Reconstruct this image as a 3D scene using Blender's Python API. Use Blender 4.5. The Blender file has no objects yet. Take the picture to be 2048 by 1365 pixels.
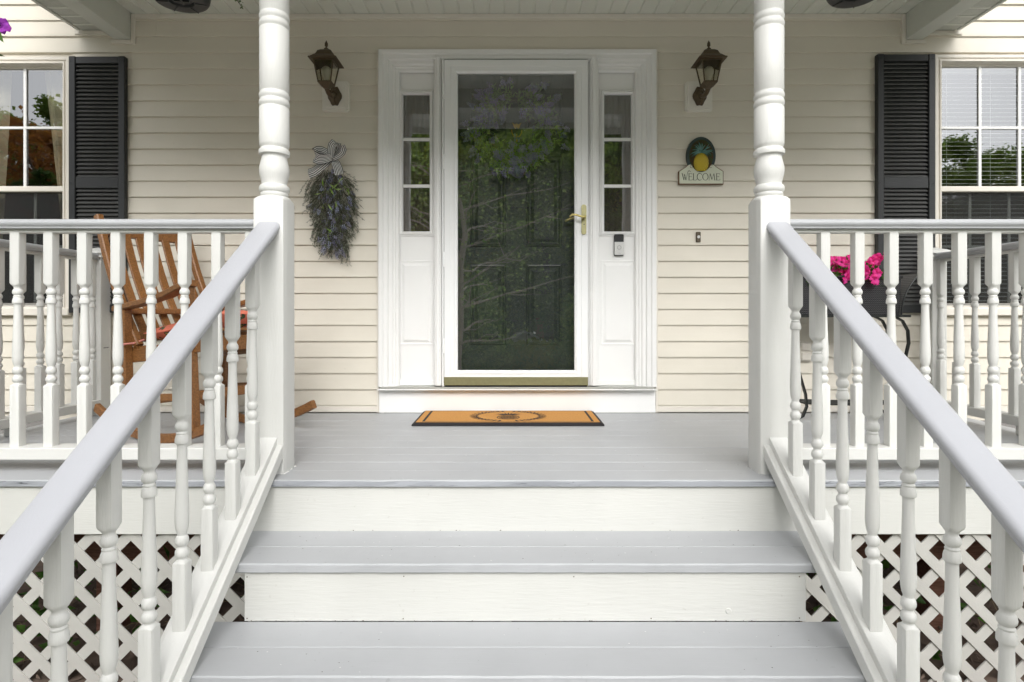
import bpy, bmesh, math, random
from mathutils import Vector, Matrix, noise
R = math.radians
PI = math.pi
rnd = random.Random(7)

# ------------------------------------------------------------------ camera, light, exposure
scene = bpy.context.scene
cam_d = bpy.data.cameras.new('camera')
cam = bpy.data.objects.new('camera', cam_d)
scene.collection.objects.link(cam)
cam.location = (0, 0, 0.61)
cam.rotation_euler = (R(90), 0, 0)
cam_d.lens = 20.39
cam_d.sensor_width = 36
cam_d.shift_y = -0.0256
cam_d.clip_start = 0.05
cam_d.clip_end = 1000
scene.camera = cam

SUN_EL, SUN_AZ = 38, 172           # degrees; azimuth clockwise from +Y
world = bpy.data.worlds.new('World')
scene.world = world
world.use_nodes = True
wn = world.node_tree.nodes; wl = world.node_tree.links
wn.clear()
sky = wn.new('ShaderNodeTexSky'); sky.sky_type = 'NISHITA'; sky.sun_disc = False
sky.sun_elevation = R(SUN_EL); sky.sun_rotation = R(SUN_AZ)
sky.dust_density = 4.0; sky.air_density = 1.0
hs = wn.new('ShaderNodeHueSaturation'); hs.inputs['Saturation'].default_value = 0.08
bg = wn.new('ShaderNodeBackground'); bg.inputs['Strength'].default_value = 0.15
wo = wn.new('ShaderNodeOutputWorld')
wl.new(sky.outputs[0], hs.inputs['Color']); wl.new(hs.outputs[0], bg.inputs['Color']); wl.new(bg.outputs[0], wo.inputs['Surface'])

sd = bpy.data.lights.new('sun', 'SUN'); sd.energy = 0.55; sd.angle = R(50); sd.color = (1.0, 0.97, 0.92)
so = bpy.data.objects.new('sun', sd); scene.collection.objects.link(so)
d = Vector((math.sin(R(SUN_AZ)) * math.cos(R(SUN_EL)), math.cos(R(SUN_AZ)) * math.cos(R(SUN_EL)), math.sin(R(SUN_EL))))
so.rotation_euler = d.to_track_quat('Z', 'Y').to_euler()

scene.view_settings.view_transform = 'Standard'
scene.view_settings.look = 'None'
scene.view_settings.exposure = 0.97
scene.view_settings.gamma = 1.0
scene.view_settings.use_curve_mapping = False
try:
    scene.cycles.max_bounces = 10
    scene.cycles.diffuse_bounces = 5
    scene.cycles.glossy_bounces = 4
    scene.cycles.transparent_max_bounces = 16
except Exception:
    pass

# ------------------------------------------------------------------ materials
def srgb(r, g, b):
    f = lambda c: ((c / 255) / 12.92) if c <= 10 else (((c / 255) + 0.055) / 1.055) ** 2.4
    return (f(r), f(g), f(b), 1)

def new_mat(name):
    m = bpy.data.materials.new(name); m.use_nodes = True
    n = m.node_tree.nodes; n.clear()
    o = n.new('ShaderNodeOutputMaterial'); b = n.new('ShaderNodeBsdfPrincipled')
    m.node_tree.links.new(b.outputs[0], o.inputs[0])
    return m, n, m.node_tree.links, b, o

def paint(name, col, rough=0.45, stretch=(1, 1, 1), scale=30, bump=0.15, var=0.06, dirt=0.0, dirtcol=(0.2, 0.19, 0.16, 1), spec=0.4, bdist=0.002, objrand=True):
    """painted or moulded surface: fine grain relief, slight tone variation, sparse dirt specks"""
    m, n, l, b, o = new_mat(name)
    tc = n.new('ShaderNodeTexCoord'); mp = n.new('ShaderNodeMapping')
    mp.inputs['Scale'].default_value = stretch
    if objrand:
        oi = n.new('ShaderNodeObjectInfo'); va = n.new('ShaderNodeVectorMath'); va.operation = 'SCALE'
        cx = n.new('ShaderNodeCombineXYZ')
        for i in range(3): l.new(oi.outputs['Random'], cx.inputs[i])
        l.new(cx.outputs[0], va.inputs[0]); va.inputs['Scale'].default_value = 37.0
        ad = n.new('ShaderNodeVectorMath'); ad.operation = 'ADD'
        l.new(tc.outputs['Object'], ad.inputs[0]); l.new(va.outputs[0], ad.inputs[1])
        l.new(ad.outputs[0], mp.inputs['Vector'])
    else:
        l.new(tc.outputs['Object'], mp.inputs['Vector'])
    n1 = n.new('ShaderNodeTexNoise'); n1.inputs['Scale'].default_value = scale; n1.inputs['Detail'].default_value = 6; n1.inputs['Roughness'].default_value = 0.6
    l.new(mp.outputs[0], n1.inputs['Vector'])
    n2 = n.new('ShaderNodeTexNoise'); n2.inputs['Scale'].default_value = 3.0; n2.inputs['Detail'].default_value = 4
    l.new(tc.outputs['Object'], n2.inputs['Vector'])
    mix = n.new('ShaderNodeMix'); mix.data_type = 'RGBA'
    c2 = tuple(max(0, c * (1 - var * 2)) for c in col[:3]) + (1,)
    mix.inputs[6].default_value = col; mix.inputs[7].default_value = c2
    rmp = n.new('ShaderNodeMapRange'); rmp.inputs[1].default_value = 0.35; rmp.inputs[2].default_value = 0.7
    l.new(n2.outputs[0], rmp.inputs[0]); l.new(rmp.outputs[0], mix.inputs[0])
    last = mix.outputs[2]
    if dirt > 0:
        n3 = n.new('ShaderNodeTexNoise'); n3.inputs['Scale'].default_value = 45; n3.inputs['Detail'].default_value = 3
        l.new(tc.outputs['Object'], n3.inputs['Vector'])
        cr = n.new('ShaderNodeMapRange'); cr.inputs[1].default_value = 0.70; cr.inputs[2].default_value = 0.76; cr.inputs[4].default_value = dirt
        l.new(n3.outputs[0], cr.inputs[0])
        m2 = n.new('ShaderNodeMix'); m2.data_type = 'RGBA'; m2.inputs[7].default_value = dirtcol
        l.new(cr.outputs[0], m2.inputs[0]); l.new(last, m2.inputs[6]); last = m2.outputs[2]
    l.new(last, b.inputs['Base Color'])
    rr = n.new('ShaderNodeMapRange'); rr.inputs[3].default_value = max(0.05, rough - 0.08); rr.inputs[4].default_value = rough + 0.1
    l.new(n1.outputs[0], rr.inputs[0]); l.new(rr.outputs[0], b.inputs['Roughness'])
    b.inputs['Specular IOR Level'].default_value = spec
    bp = n.new('ShaderNodeBump'); bp.inputs['Strength'].default_value = bump; bp.inputs['Distance'].default_value = bdist
    l.new(n1.outputs[0], bp.inputs['Height']); l.new(bp.outputs[0], b.inputs['Normal'])
    return m

def wood(name, c1, c2, stretch, rough=0.5, scale=12):
    m, n, l, b, o = new_mat(name)
    tc = n.new('ShaderNodeTexCoord'); mp = n.new('ShaderNodeMapping'); mp.inputs['Scale'].default_value = stretch
    l.new(tc.outputs['Object'], mp.inputs['Vector'])
    n1 = n.new('ShaderNodeTexNoise'); n1.inputs['Scale'].default_value = scale; n1.inputs['Detail'].default_value = 6; n1.inputs['Distortion'].default_value = 0.6
    l.new(mp.outputs[0], n1.inputs['Vector'])
    cr = n.new('ShaderNodeValToRGB'); cr.color_ramp.elements[0].position = 0.35; cr.color_ramp.elements[1].position = 0.65
    cr.color_ramp.elements[0].color = c1; cr.color_ramp.elements[1].color = c2
    l.new(n1.outputs[0], cr.inputs[0]); l.new(cr.outputs[0], b.inputs['Base Color'])
    b.inputs['Roughness'].default_value = rough
    bp = n.new('ShaderNodeBump'); bp.inputs['Strength'].default_value = 0.2; bp.inputs['Distance'].default_value = 0.001
    l.new(n1.outputs[0], bp.inputs['Height']); l.new(bp.outputs[0], b.inputs['Normal'])
    return m

def plain(name, col, rough=0.5, metal=0.0, spec=0.5, trans=0.0, vary=0.0, vscale=20):
    m, n, l, b, o = new_mat(name)
    b.inputs['Base Color'].default_value = col; b.inputs['Roughness'].default_value = rough
    b.inputs['Metallic'].default_value = metal; b.inputs['Specular IOR Level'].default_value = spec
    if vary > 0:
        tc = n.new('ShaderNodeTexCoord'); n1 = n.new('ShaderNodeTexNoise'); n1.inputs['Scale'].default_value = vscale; n1.inputs['Detail'].default_value = 5
        l.new(tc.outputs['Object'], n1.inputs['Vector'])
        mx = n.new('ShaderNodeMix'); mx.data_type = 'RGBA'
        mx.inputs[6].default_value = tuple(c * (1 - vary) for c in col[:3]) + (1,); mx.inputs[7].default_value = tuple(min(1, c * (1 + vary)) for c in col[:3]) + (1,)
        l.new(n1.outputs[0], mx.inputs[0]); l.new(mx.outputs[2], b.inputs['Base Color'])
        bp = n.new('ShaderNodeBump'); bp.inputs['Strength'].default_value = 0.15; bp.inputs['Distance'].default_value = 0.001
        l.new(n1.outputs[0], bp.inputs['Height']); l.new(bp.outputs[0], b.inputs['Normal'])
    return m

def leafmat(name, c1, c2, vscale=6):
    m, n, l, b, o = new_mat(name)
    tc = n.new('ShaderNodeTexCoord'); n1 = n.new('ShaderNodeTexNoise'); n1.inputs['Scale'].default_value = vscale; n1.inputs['Detail'].default_value = 3
    l.new(tc.outputs['Object'], n1.inputs['Vector'])
    cr = n.new('ShaderNodeValToRGB'); cr.color_ramp.elements[0].position = 0.38; cr.color_ramp.elements[1].position = 0.62
    cr.color_ramp.elements[0].color = c1; cr.color_ramp.elements[1].color = c2
    l.new(n1.outputs[0], cr.inputs[0]); l.new(cr.outputs[0], b.inputs['Base Color'])
    b.inputs['Roughness'].default_value = 0.6
    tr = n.new('ShaderNodeBsdfTranslucent'); l.new(cr.outputs[0], tr.inputs['Color'])
    ms = n.new('ShaderNodeMixShader'); ms.inputs[0].default_value = 0.45
    l.new(b.outputs[0], ms.inputs[1]); l.new(tr.outputs[0], ms.inputs[2]); l.new(ms.outputs[0], o.inputs[0])
    return m

def glass(name, refl, tint=(0.9, 0.92, 0.9, 1), wav=0.0, rough=0.0, dust=0.0):
    """thin pane: see-through with a mirror share that grows at grazing angles"""
    m, n, l, b, o = new_mat(name)
    n.remove(b)
    t = n.new('ShaderNodeBsdfTransparent'); t.inputs[0].default_value = tint
    g = n.new('ShaderNodeBsdfGlossy'); g.inputs['Roughness'].default_value = rough; g.inputs['Color'].default_value = (0.95, 0.97, 1, 1)
    lw = n.new('ShaderNodeFresnel'); lw.inputs['IOR'].default_value = 1.45
    ma = n.new('ShaderNodeMath'); ma.operation = 'ADD'; ma.inputs[1].default_value = refl; ma.use_clamp = True
    l.new(lw.outputs[0], ma.inputs[0])
    ms = n.new('ShaderNodeMixShader'); l.new(ma.outputs[0], ms.inputs[0]); l.new(t.outputs[0], ms.inputs[1]); l.new(g.outputs[0], ms.inputs[2])
    if wav > 0:
        tc = n.new('ShaderNodeTexCoord'); nz = n.new('ShaderNodeTexNoise'); nz.inputs['Scale'].default_value = 4.0; nz.inputs['Detail'].default_value = 1.5
        l.new(tc.outputs['Object'], nz.inputs['Vector'])
        bp = n.new('ShaderNodeBump'); bp.inputs['Strength'].default_value = wav; bp.inputs['Distance'].default_value = 0.01
        l.new(nz.outputs[0], bp.inputs['Height']); l.new(bp.outputs[0], g.inputs['Normal'])
    last = ms.outputs[0]
    if dust > 0:
        # fine film of dust on the pane, patchy
        df = n.new('ShaderNodeBsdfDiffuse'); df.inputs['Color'].default_value = (.55, .56, .53, 1)
        tc2 = n.new('ShaderNodeTexCoord'); n2 = n.new('ShaderNodeTexNoise'); n2.inputs['Scale'].default_value = 7; n2.inputs['Detail'].default_value = 8
        l.new(tc2.outputs['Object'], n2.inputs['Vector'])
        mr = n.new('ShaderNodeMapRange'); mr.inputs[1].default_value = .3; mr.inputs[2].default_value = .75; mr.inputs[3].default_value = dust * .6; mr.inputs[4].default_value = dust * 1.6
        l.new(n2.outputs[0], mr.inputs[0])
        m3 = n.new('ShaderNodeMixShader'); l.new(mr.outputs[0], m3.inputs[0]); l.new(last, m3.inputs[1]); l.new(df.outputs[0], m3.inputs[2]); last = m3.outputs[0]
    l.new(last, o.inputs[0])
    return m

def screenmat(name):
    m, n, l, b, o = new_mat(name)
    b.inputs['Base Color'].default_value = (0.03, 0.03, 0.03, 1); b.inputs['Roughness'].default_value = 0.8
    t = n.new('ShaderNodeBsdfTransparent'); ms = n.new('ShaderNodeMixShader'); ms.inputs[0].default_value = 0.45
    l.new(t.outputs[0], ms.inputs[1]); l.new(b.outputs[0], ms.inputs[2]); l.new(ms.outputs[0], o.inputs[0])
    return m

M = {}
WHITE = (0.65, 0.65, 0.625, 1)
M['white_h'] = paint('white paint on boards', WHITE, 0.5, (1.5, 14, 14), 14, 0.35, 0.025, 0.0)
M['white_riser'] = paint('white paint on risers', (0.62, 0.62, 0.59, 1), 0.55, (1.2, 12, 12), 10, 0.55, 0.03, 0.35, (0.45, 0.44, 0.4, 1))
M['white_v'] = paint('white paint on turned wood', WHITE, 0.48, (14, 14, 1.5), 12, 0.5, 0.025, 0.12, (0.5, 0.5, 0.46, 1))
M['white_y'] = paint('white paint on sloping boards', WHITE, 0.5, (14, 1.5, 14), 12, 0.35, 0.025, 0.2, (0.5, 0.5, 0.46, 1))
def add_wave(m, dist=.012, strength=.35, sc=(.9, 1, 5)):
    n = m.node_tree.nodes; l = m.node_tree.links
    old = [x for x in n if x.type == 'BUMP'][0]; pb_ = [x for x in n if x.type == 'BSDF_PRINCIPLED'][0]
    tc = [x for x in n if x.type == 'TEX_COORD'][0]; mp = n.new('ShaderNodeMapping'); mp.inputs['Scale'].default_value = sc
    l.new(tc.outputs['Object'], mp.inputs[0]); nz_ = n.new('ShaderNodeTexNoise'); nz_.inputs['Scale'].default_value = 1.6; nz_.inputs['Detail'].default_value = 1
    l.new(mp.outputs[0], nz_.inputs['Vector'])
    b2 = n.new('ShaderNodeBump'); b2.inputs['Strength'].default_value = strength; b2.inputs['Distance'].default_value = dist
    l.new(nz_.outputs[0], b2.inputs['Height']); l.new(old.outputs[0], b2.inputs['Normal']); l.new(b2.outputs[0], pb_.inputs['Normal'])
M['trim'] = paint('white moulded trim', (0.82, 0.82, 0.81, 1), 0.4, (1, 1, 1), 40, 0.05, 0.015, 0.0)
M['door_white'] = paint('white storm door paint', (0.82, 0.83, 0.83, 1), 0.35, (30, 30, 1), 20, 0.04, 0.01)
M['siding'] = paint('cream vinyl siding', (0.706, 0.664, 0.575, 1), 0.5, (1.2, 25, 25), 16, 0.22, 0.025, 0.15, (0.40, 0.38, 0.32, 1), objrand=True)
add_wave(M['siding'])
M['vinyl_trim'] = paint('cream vinyl trim', (0.73, 0.69, 0.62, 1), 0.45, (1, 1, 1), 30, 0.05, 0.02)
M['soffit'] = paint('pale ceiling vinyl', (0.72, 0.74, 0.68, 1), 0.5, (20, 1.2, 20), 16, 0.1, 0.03, 0.1)
M['beam'] = paint('pale beam wrap', (0.62, 0.64, 0.59, 1), 0.5, (1, 1, 1), 20, 0.08, 0.04)
M['grey_h'] = paint('grey paint on floor boards', (0.425, 0.435, 0.45, 1), 0.42, (1.2, 16, 16), 12, 0.4, 0.035, 0.3, (0.22, 0.22, 0.22, 1))
M['grey_y'] = paint('grey paint on stair handrail', (0.42, 0.427, 0.455, 1), 0.4, (16, 1.2, 16), 12, 0.22, 0.02, 0.08, (0.55, 0.55, 0.55, 1))
M['shutter'] = paint('black moulded shutter', (0.028, 0.030, 0.032, 1), 0.42, (1.5, 16, 16), 14, 0.6, 0.15, 0.2, (0.10, 0.10, 0.10, 1), bdist=0.003)
M['louver'] = paint('black louver in lit grey', (0.095, 0.096, 0.095, 1), 0.40, (1.5, 16, 16), 14, 0.6, 0.15, 0.3, (0.16, 0.16, 0.16, 1), bdist=0.003)  # same black as the shutter, lightened for the light on the upper faces
M['inner_door'] = paint('dark green door paint', (0.030, 0.042, 0.036, 1), 0.35, (12, 12, 1), 14, 0.2, 0.1)
M['brass'] = plain('aged brass', srgb(196, 182, 120), 0.28, 1.0, vary=0.12, vscale=40)
M['brass_dull'] = plain('dull brass plate', srgb(160, 156, 120), 0.42, 1.0, vary=0.15, vscale=60)
M['knocker'] = plain('polished brass', srgb(230, 190, 60), 0.3, 0.7)
M['bronze'] = plain('dark bronze', (0.085, 0.060, 0.032, 1), 0.5, 0.2, vary=0.4, vscale=60)
M['lantern_glass'] = glass('lantern glass', 0.14, (0.92, 0.90, 0.80, 1))
M['bulb'] = plain('frosted bulb', (0.72, 0.72, 0.66, 1), 0.35)
M['storm_glass'] = glass('storm door glass', 0.195, (1, 1, 1, 1), 0.0, dust=.015)
M['side_glass'] = glass('sidelight glass', 0.30, (0.8, 0.8, 0.78, 1), 0.06, dust=.03)
M['win_glass'] = glass('window glass', 0.20, (0.8, 0.82, 0.8, 1), 0.06)
M['win_glass_low'] = glass('lower window glass', 0.08, (0.6, 0.62, 0.6, 1), 0.05)
M['screen'] = screenmat('insect screen')
M['room'] = plain('dim room wall', srgb(104, 86, 76), 0.9)
M['curtain'] = plain('linen curtain', srgb(200, 190, 165), 0.9, vary=0.08, vscale=60)
M['blind'] = plain('white blind slat', (0.78, 0.78, 0.78, 1), 0.5)
M['black'] = plain('black plastic', (0.012, 0.012, 0.013, 1), 0.35)
M['silver'] = plain('satin nickel', (0.62, 0.62, 0.61, 1), 0.35, 0.35)
M['chair'] = wood('oiled eucalyptus', (0.17, 0.070, 0.020, 1), (0.29, 0.130, 0.040, 1), (4, 12, 12), 0.45)
M['lattice'] = paint('weathered white lattice', (0.50, 0.49, 0.46, 1), 0.6, (5, 5, 5), 25, 0.5, 0.08, 0.35, (0.4, 0.38, 0.33, 1))
M['joist'] = wood('stained joist', (0.16, 0.07, 0.045, 1), (0.26, 0.13, 0.09, 1), (1, 10, 10), 0.8)
M['metal'] = plain('dark scroll metal', (0.03, 0.033, 0.032, 1), 0.4, 0.6, vary=0.3)
M['pot'] = plain('dark plastic pot', (0.016, 0.017, 0.018, 1), 0.45, vary=0.5, vscale=18)
M['petunia_pink'] = leafmat('hot pink petals', (0.74, 0.010, 0.20, 1), (0.96, 0.07, 0.42, 1), 30)
M['petunia_purple'] = leafmat('purple petals', (0.28, 0.03, 0.42, 1), (0.50, 0.07, 0.62, 1), 60)
M['leaf'] = leafmat('fresh leaves', (0.035, 0.10, 0.012, 1), (0.10, 0.22, 0.03, 1), 25)
M['darkleaf'] = leafmat('dark leaves', (0.05, 0.09, 0.03, 1), (0.12, 0.20, 0.06, 1), 25)
M['swagleaf'] = leafmat('grey green sprigs', (0.10, 0.12, 0.08, 1), (0.28, 0.31, 0.23, 1), 25)
M['lime'] = leafmat('light green sprigs', (0.34, 0.58, 0.09, 1), (0.66, 0.82, 0.32, 1), 25)
M['lav'] = leafmat('lavender florets', (0.24, 0.23, 0.35, 1), (0.50, 0.50, 0.64, 1), 40)
M['lavblue'] = leafmat('pale blue florets', (0.36, 0.39, 0.60, 1), (0.62, 0.66, 0.82, 1), 40)
M['budwhite'] = leafmat('pale buds', (0.42, 0.52, 0.36, 1), (0.66, 0.74, 0.58, 1), 40)
M['stem'] = plain('brown stems', (0.05, 0.035, 0.025, 1), 0.8)
M['pinkstem'] = plain('pinkish sprigs', (0.30, 0.11, 0.14, 1), 0.8)
M['mulch'] = plain('mulch', (0.12, 0.085, 0.065, 1), 0.95, vary=0.5, vscale=20)
M['tree_bark'] = plain('bark', (0.10, 0.085, 0.07, 1), 0.9, vary=0.4, vscale=8)

# ------------------------------------------------------------------ mesh helpers
def sr(v): return Vector(v)

class MB:
    def __init__(self):
        self.v = []; self.f = []; self.mi = []; self.sm = []; self.mats = []; self.cur = 0; self.smooth = False
    def mat(self, m):
        if m not in self.mats: self.mats.append(m)
        self.cur = self.mats.index(m); return self
    def add(self, vs, fs):
        b = len(self.v); self.v.extend([tuple(x) for x in vs])
        for f in fs:
            self.f.append([b + i for i in f]); self.mi.append(self.cur); self.sm.append(self.smooth)
    def box(self, x0, x1, y0, y1, z0, z1, c=0.0):
        if x1 < x0: x0, x1 = x1, x0
        if y1 < y0: y0, y1 = y1, y0
        if z1 < z0: z0, z1 = z1, z0
        c = min(c, (x1 - x0) * .45, (y1 - y0) * .45, (z1 - z0) * .45)
        if c <= 0:
            self.add([(x0, y0, z0), (x1, y0, z0), (x1, y1, z0), (x0, y1, z0), (x0, y0, z1), (x1, y0, z1), (x1, y1, z1), (x0, y1, z1)],
                     [(0, 3, 2, 1), (4, 5, 6, 7), (0, 1, 5, 4), (1, 2, 6, 5), (2, 3, 7, 6), (3, 0, 4, 7)])
            return
        vs = []; idx = {}
        X = (x0, x1); Y = (y0, y1); Z = (z0, z1)
        for i in (0, 1):
            for j in (0, 1):
                for k in (0, 1):
                    sx, sy, sz = (1 - 2 * i), (1 - 2 * j), (1 - 2 * k)
                    idx[(i, j, k, 'x')] = len(vs); vs.append((X[i], Y[j] + sy * c, Z[k] + sz * c))
                    idx[(i, j, k, 'y')] = len(vs); vs.append((X[i] + sx * c, Y[j], Z[k] + sz * c))
                    idx[(i, j, k, 'z')] = len(vs); vs.append((X[i] + sx * c, Y[j] + sy * c, Z[k]))
        fs = []
        for i in (0, 1):
            q = [idx[(i, 0, 0, 'x')], idx[(i, 1, 0, 'x')], idx[(i, 1, 1, 'x')], idx[(i, 0, 1, 'x')]]
            fs.append(q if i else q[::-1])
            q = [idx[(0, i, 0, 'y')], idx[(0, i, 1, 'y')], idx[(1, i, 1, 'y')], idx[(1, i, 0, 'y')]]
            fs.append(q if i else q[::-1])
            q = [idx[(0, 0, i, 'z')], idx[(1, 0, i, 'z')], idx[(1, 1, i, 'z')], idx[(0, 1, i, 'z')]]
            fs.append(q if i else q[::-1])
        for a in (0, 1):
            for b2 in (0, 1):
                fs.append([idx[(a, b2, 0, 'x')], idx[(a, b2, 1, 'x')], idx[(a, b2, 1, 'y')], idx[(a, b2, 0, 'y')]])
                fs.append([idx[(a, 0, b2, 'x')], idx[(a, 1, b2, 'x')], idx[(a, 1, b2, 'z')], idx[(a, 0, b2, 'z')]])
                fs.append([idx[(0, a, b2, 'y')], idx[(1, a, b2, 'y')], idx[(1, a, b2, 'z')], idx[(0, a, b2, 'z')]])
        for key in [(i, j, k) for i in (0, 1) for j in (0, 1) for k in (0, 1)]:
            fs.append([idx[key + ('x',)], idx[key + ('y',)], idx[key + ('z',)]])
        self.add(vs, fs)
    def sweep(self, prof, p0, p1, sx=Vector((1, 0, 0)), sz=Vector((0, 0, 1))):
        """closed 2D profile (a,b) swept straight from p0 to p1; a along sx, b along sz"""
        p0 = Vector(p0); p1 = Vector(p1); n = len(prof)
        vs = [p0 + sx * a + sz * b for a, b in prof] + [p1 + sx * a + sz * b for a, b in prof]
        fs = [(i, (i + 1) % n, n + (i + 1) % n, n + i) for i in range(n)] + [tuple(range(n))[::-1], tuple(range(n, 2 * n))]
        self.add(vs, fs)
    def lathe(self, prof, seg=24, origin=(0, 0, 0), cap=True):
        o = Vector(origin); n = len(prof); vs = []
        for r, z in prof:
            for k in range(seg):
                a = 2 * PI * k / seg
                vs.append((o.x + r * math.cos(a), o.y + r * math.sin(a), o.z + z))
        fs = []
        for i in range(n - 1):
            for k in range(seg):
                k2 = (k + 1) % seg
                fs.append((i * seg + k, i * seg + k2, (i + 1) * seg + k2, (i + 1) * seg + k))
        if cap:
            fs.append(tuple(range(seg))[::-1]); fs.append(tuple((n - 1) * seg + k for k in range(seg)))
        self.add(vs, fs)
    def sqlathe(self, prof, seg=24, origin=(0, 0, 0)):
        """profile entries (r, z, q): q=1 square section of half width r, q=0 round"""
        o = Vector(origin); n = len(prof); vs = []
        for r, z, q in prof:
            for k in range(seg):
                a = 2 * PI * k / seg
                c, s = math.cos(a), math.sin(a)
                m = 1 / max(abs(c), abs(s)); m = min(m, 1.33)
                f = r * (1 + (m - 1) * q)
                vs.append((o.x + f * c, o.y + f * s, o.z + z))
        fs = []
        for i in range(n - 1):
            for k in range(seg):
                k2 = (k + 1) % seg
                fs.append((i * seg + k, i * seg + k2, (i + 1) * seg + k2, (i + 1) * seg + k))
        fs.append(tuple(range(seg))[::-1]); fs.append(tuple((n - 1) * seg + k for k in range(seg)))
        self.add(vs, fs)
    def tube(self, pts, r, seg=8, flat=None):
        pts = [Vector(p) for p in pts]; n = len(pts)
        rs = r if isinstance(r, (list, tuple)) else [r] * n
        vs = []; up = None
        for i, p in enumerate(pts):
            t = (pts[min(i + 1, n - 1)] - pts[max(i - 1, 0)])
            if t.length < 1e-9: t = Vector((0, 0, 1))
            t.normalize()
            if up is None:
                up = Vector((0, 0, 1)) if abs(t.z) < 0.9 else Vector((1, 0, 0))
            s = t.cross(up)
            if s.length < 1e-6: s = t.cross(Vector((0, 1, 0)))
            s.normalize(); up = s.cross(t).normalized()
            for k in range(seg):
                a = 2 * PI * k / seg
                vs.append(p + (s * math.cos(a) + up * math.sin(a)) * rs[i])
        fs = []
        for i in range(n - 1):
            for k in range(seg):
                k2 = (k + 1) % seg
                fs.append((i * seg + k, i * seg + k2, (i + 1) * seg + k2, (i + 1) * seg + k))
        fs.append(tuple(range(seg))[::-1]); fs.append(tuple((n - 1) * seg + k for k in range(seg)))
        self.add(vs, fs)
    def bar(self, pts, w, t, side=None):
        """rectangular section along pts; w along 'side' direction (default horizontal), t across"""
        pts = [Vector(p) for p in pts]; n = len(pts); vs = []
        ws = w if isinstance(w, (list, tuple)) else [w] * n
        for i, p in enumerate(pts):
            tg = (pts[min(i + 1, n - 1)] - pts[max(i - 1, 0)]).normalized()
            s = Vector(side) if side is not None else tg.cross(Vector((0, 0, 1)))
            s = (s - tg * s.dot(tg)).normalized()
            u = s.cross(tg).normalized(); c = min(ws[i], t) * 0.16
            a, b = ws[i] / 2, t / 2
            for (x, y) in ((-a, -b + c), (-a + c, -b), (a - c, -b), (a, -b + c), (a, b - c), (a - c, b), (-a + c, b), (-a, b - c)):
                vs.append(p + s * x + u * y)
        fs = []
        for i in range(n - 1):
            for k in range(8):
                k2 = (k + 1) % 8
                fs.append((i * 8 + k, i * 8 + k2, (i + 1) * 8 + k2, (i + 1) * 8 + k))
        fs.append(tuple(range(8))[::-1]); fs.append(tuple((n - 1) * 8 + k for k in range(8)))
        self.add(vs, fs)
    def rprof(self, x0, x1, z0, z1, prof, cap=True, u=False, back=None):
        """stepped mouldings: nested rectangles (inset, y); u=True leaves the bottom open"""
        rings = []
        for ins, y in prof:
            zb = z0 if u else z0 + ins
            rings.append([(x0 + ins, y, zb), (x1 - ins, y, zb), (x1 - ins, y, z1 - ins), (x0 + ins, y, z1 - ins)])
        vs = [p for r in rings for p in r]; fs = []
        for i in range(len(rings) - 1):
            for k in range(4):
                if u and k == 0: continue
                k2 = (k + 1) % 4
                fs.append((i * 4 + k, i * 4 + k2, (i + 1) * 4 + k2, (i + 1) * 4 + k))
        if cap:
            b = (len(rings) - 1) * 4; fs.append((b, b + 1, b + 2, b + 3))
        self.add(vs, fs)
    def ico(self, p, r, sq=(1, 1, 1)):
        t = 1.0
        P = [(1, 0, 0), (-1, 0, 0), (0, 1, 0), (0, -1, 0), (0, 0, 1), (0, 0, -1)]
        self.add([(p[0] + a * r * sq[0], p[1] + b * r * sq[1], p[2] + c * r * sq[2]) for a, b, c in P],
                 [(0, 2, 4), (2, 1, 4), (1, 3, 4), (3, 0, 4), (2, 0, 5), (1, 2, 5), (3, 1, 5), (0, 3, 5)])
    def leaf(self, p, dr, L, W, nrm=None, fold=0.25):
        dr = Vector(dr).normalized()
        if nrm is None: nrm = Vector((rnd.uniform(-1, 1), rnd.uniform(-1, 1), rnd.uniform(-1, 1)))
        s = dr.cross(Vector(nrm))
        if s.length < 1e-4: s = dr.orthogonal()
        s.normalize(); u = s.cross(dr)
        p = Vector(p)
        self.add([p, p + dr * L * .45 + s * W * .5 + u * W * fold, p + dr * L, p + dr * L * .45 - s * W * .5 + u * W * fold],
                 [(0, 1, 2), (0, 2, 3)])
    def mesh(self, name, sharp=40):
        me = bpy.data.meshes.new(name)
        me.from_pydata(self.v, [], self.f)
        for m in self.mats: me.materials.append(m)
        me.polygons.foreach_set('material_index', self.mi)
        me.polygons.foreach_set('use_smooth', self.sm)
        me.update()
        if any(self.sm):
            try: me.set_sharp_from_angle(angle=R(sharp))
            except Exception: pass
        return me
    def build(self, name, parent=None, recalc=False, loc=None, sharp=40):
        me = self.mesh(name, sharp)
        if recalc:
            bm = bmesh.new(); bm.from_mesh(me); bmesh.ops.recalc_face_normals(bm, faces=bm.faces); bm.to_mesh(me); bm.free()
        o = bpy.data.objects.new(name, me)
        scene.collection.objects.link(o)
        if parent: o.parent = parent
        if loc is not None: o.location = loc
        return o

def mb(mat, smooth=False):
    b = MB(); b.mat(mat if not isinstance(mat, str) else M[mat]); b.smooth = smooth; return b

def tag(o, label=None, cat=None, group=None, kind=None):
    if label: o['label'] = label
    if cat: o['category'] = cat
    if group: o['group'] = group
    if kind: o['kind'] = kind
    return o

def empty(name, loc=(0, 0, 0), rot=(0, 0, 0)):
    o = bpy.data.objects.new(name, None); scene.collection.objects.link(o)
    o.location = loc; o.rotation_euler = rot; o.empty_display_size = 0.1
    return o

def inst(me, name, parent=None, loc=(0, 0, 0), rot=(0, 0, 0), sc=(1, 1, 1)):
    o = bpy.data.objects.new(name, me); scene.collection.objects.link(o)
    if parent: o.parent = parent
    o.location = loc; o.rotation_euler = rot; o.scale = sc
    return o

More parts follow.
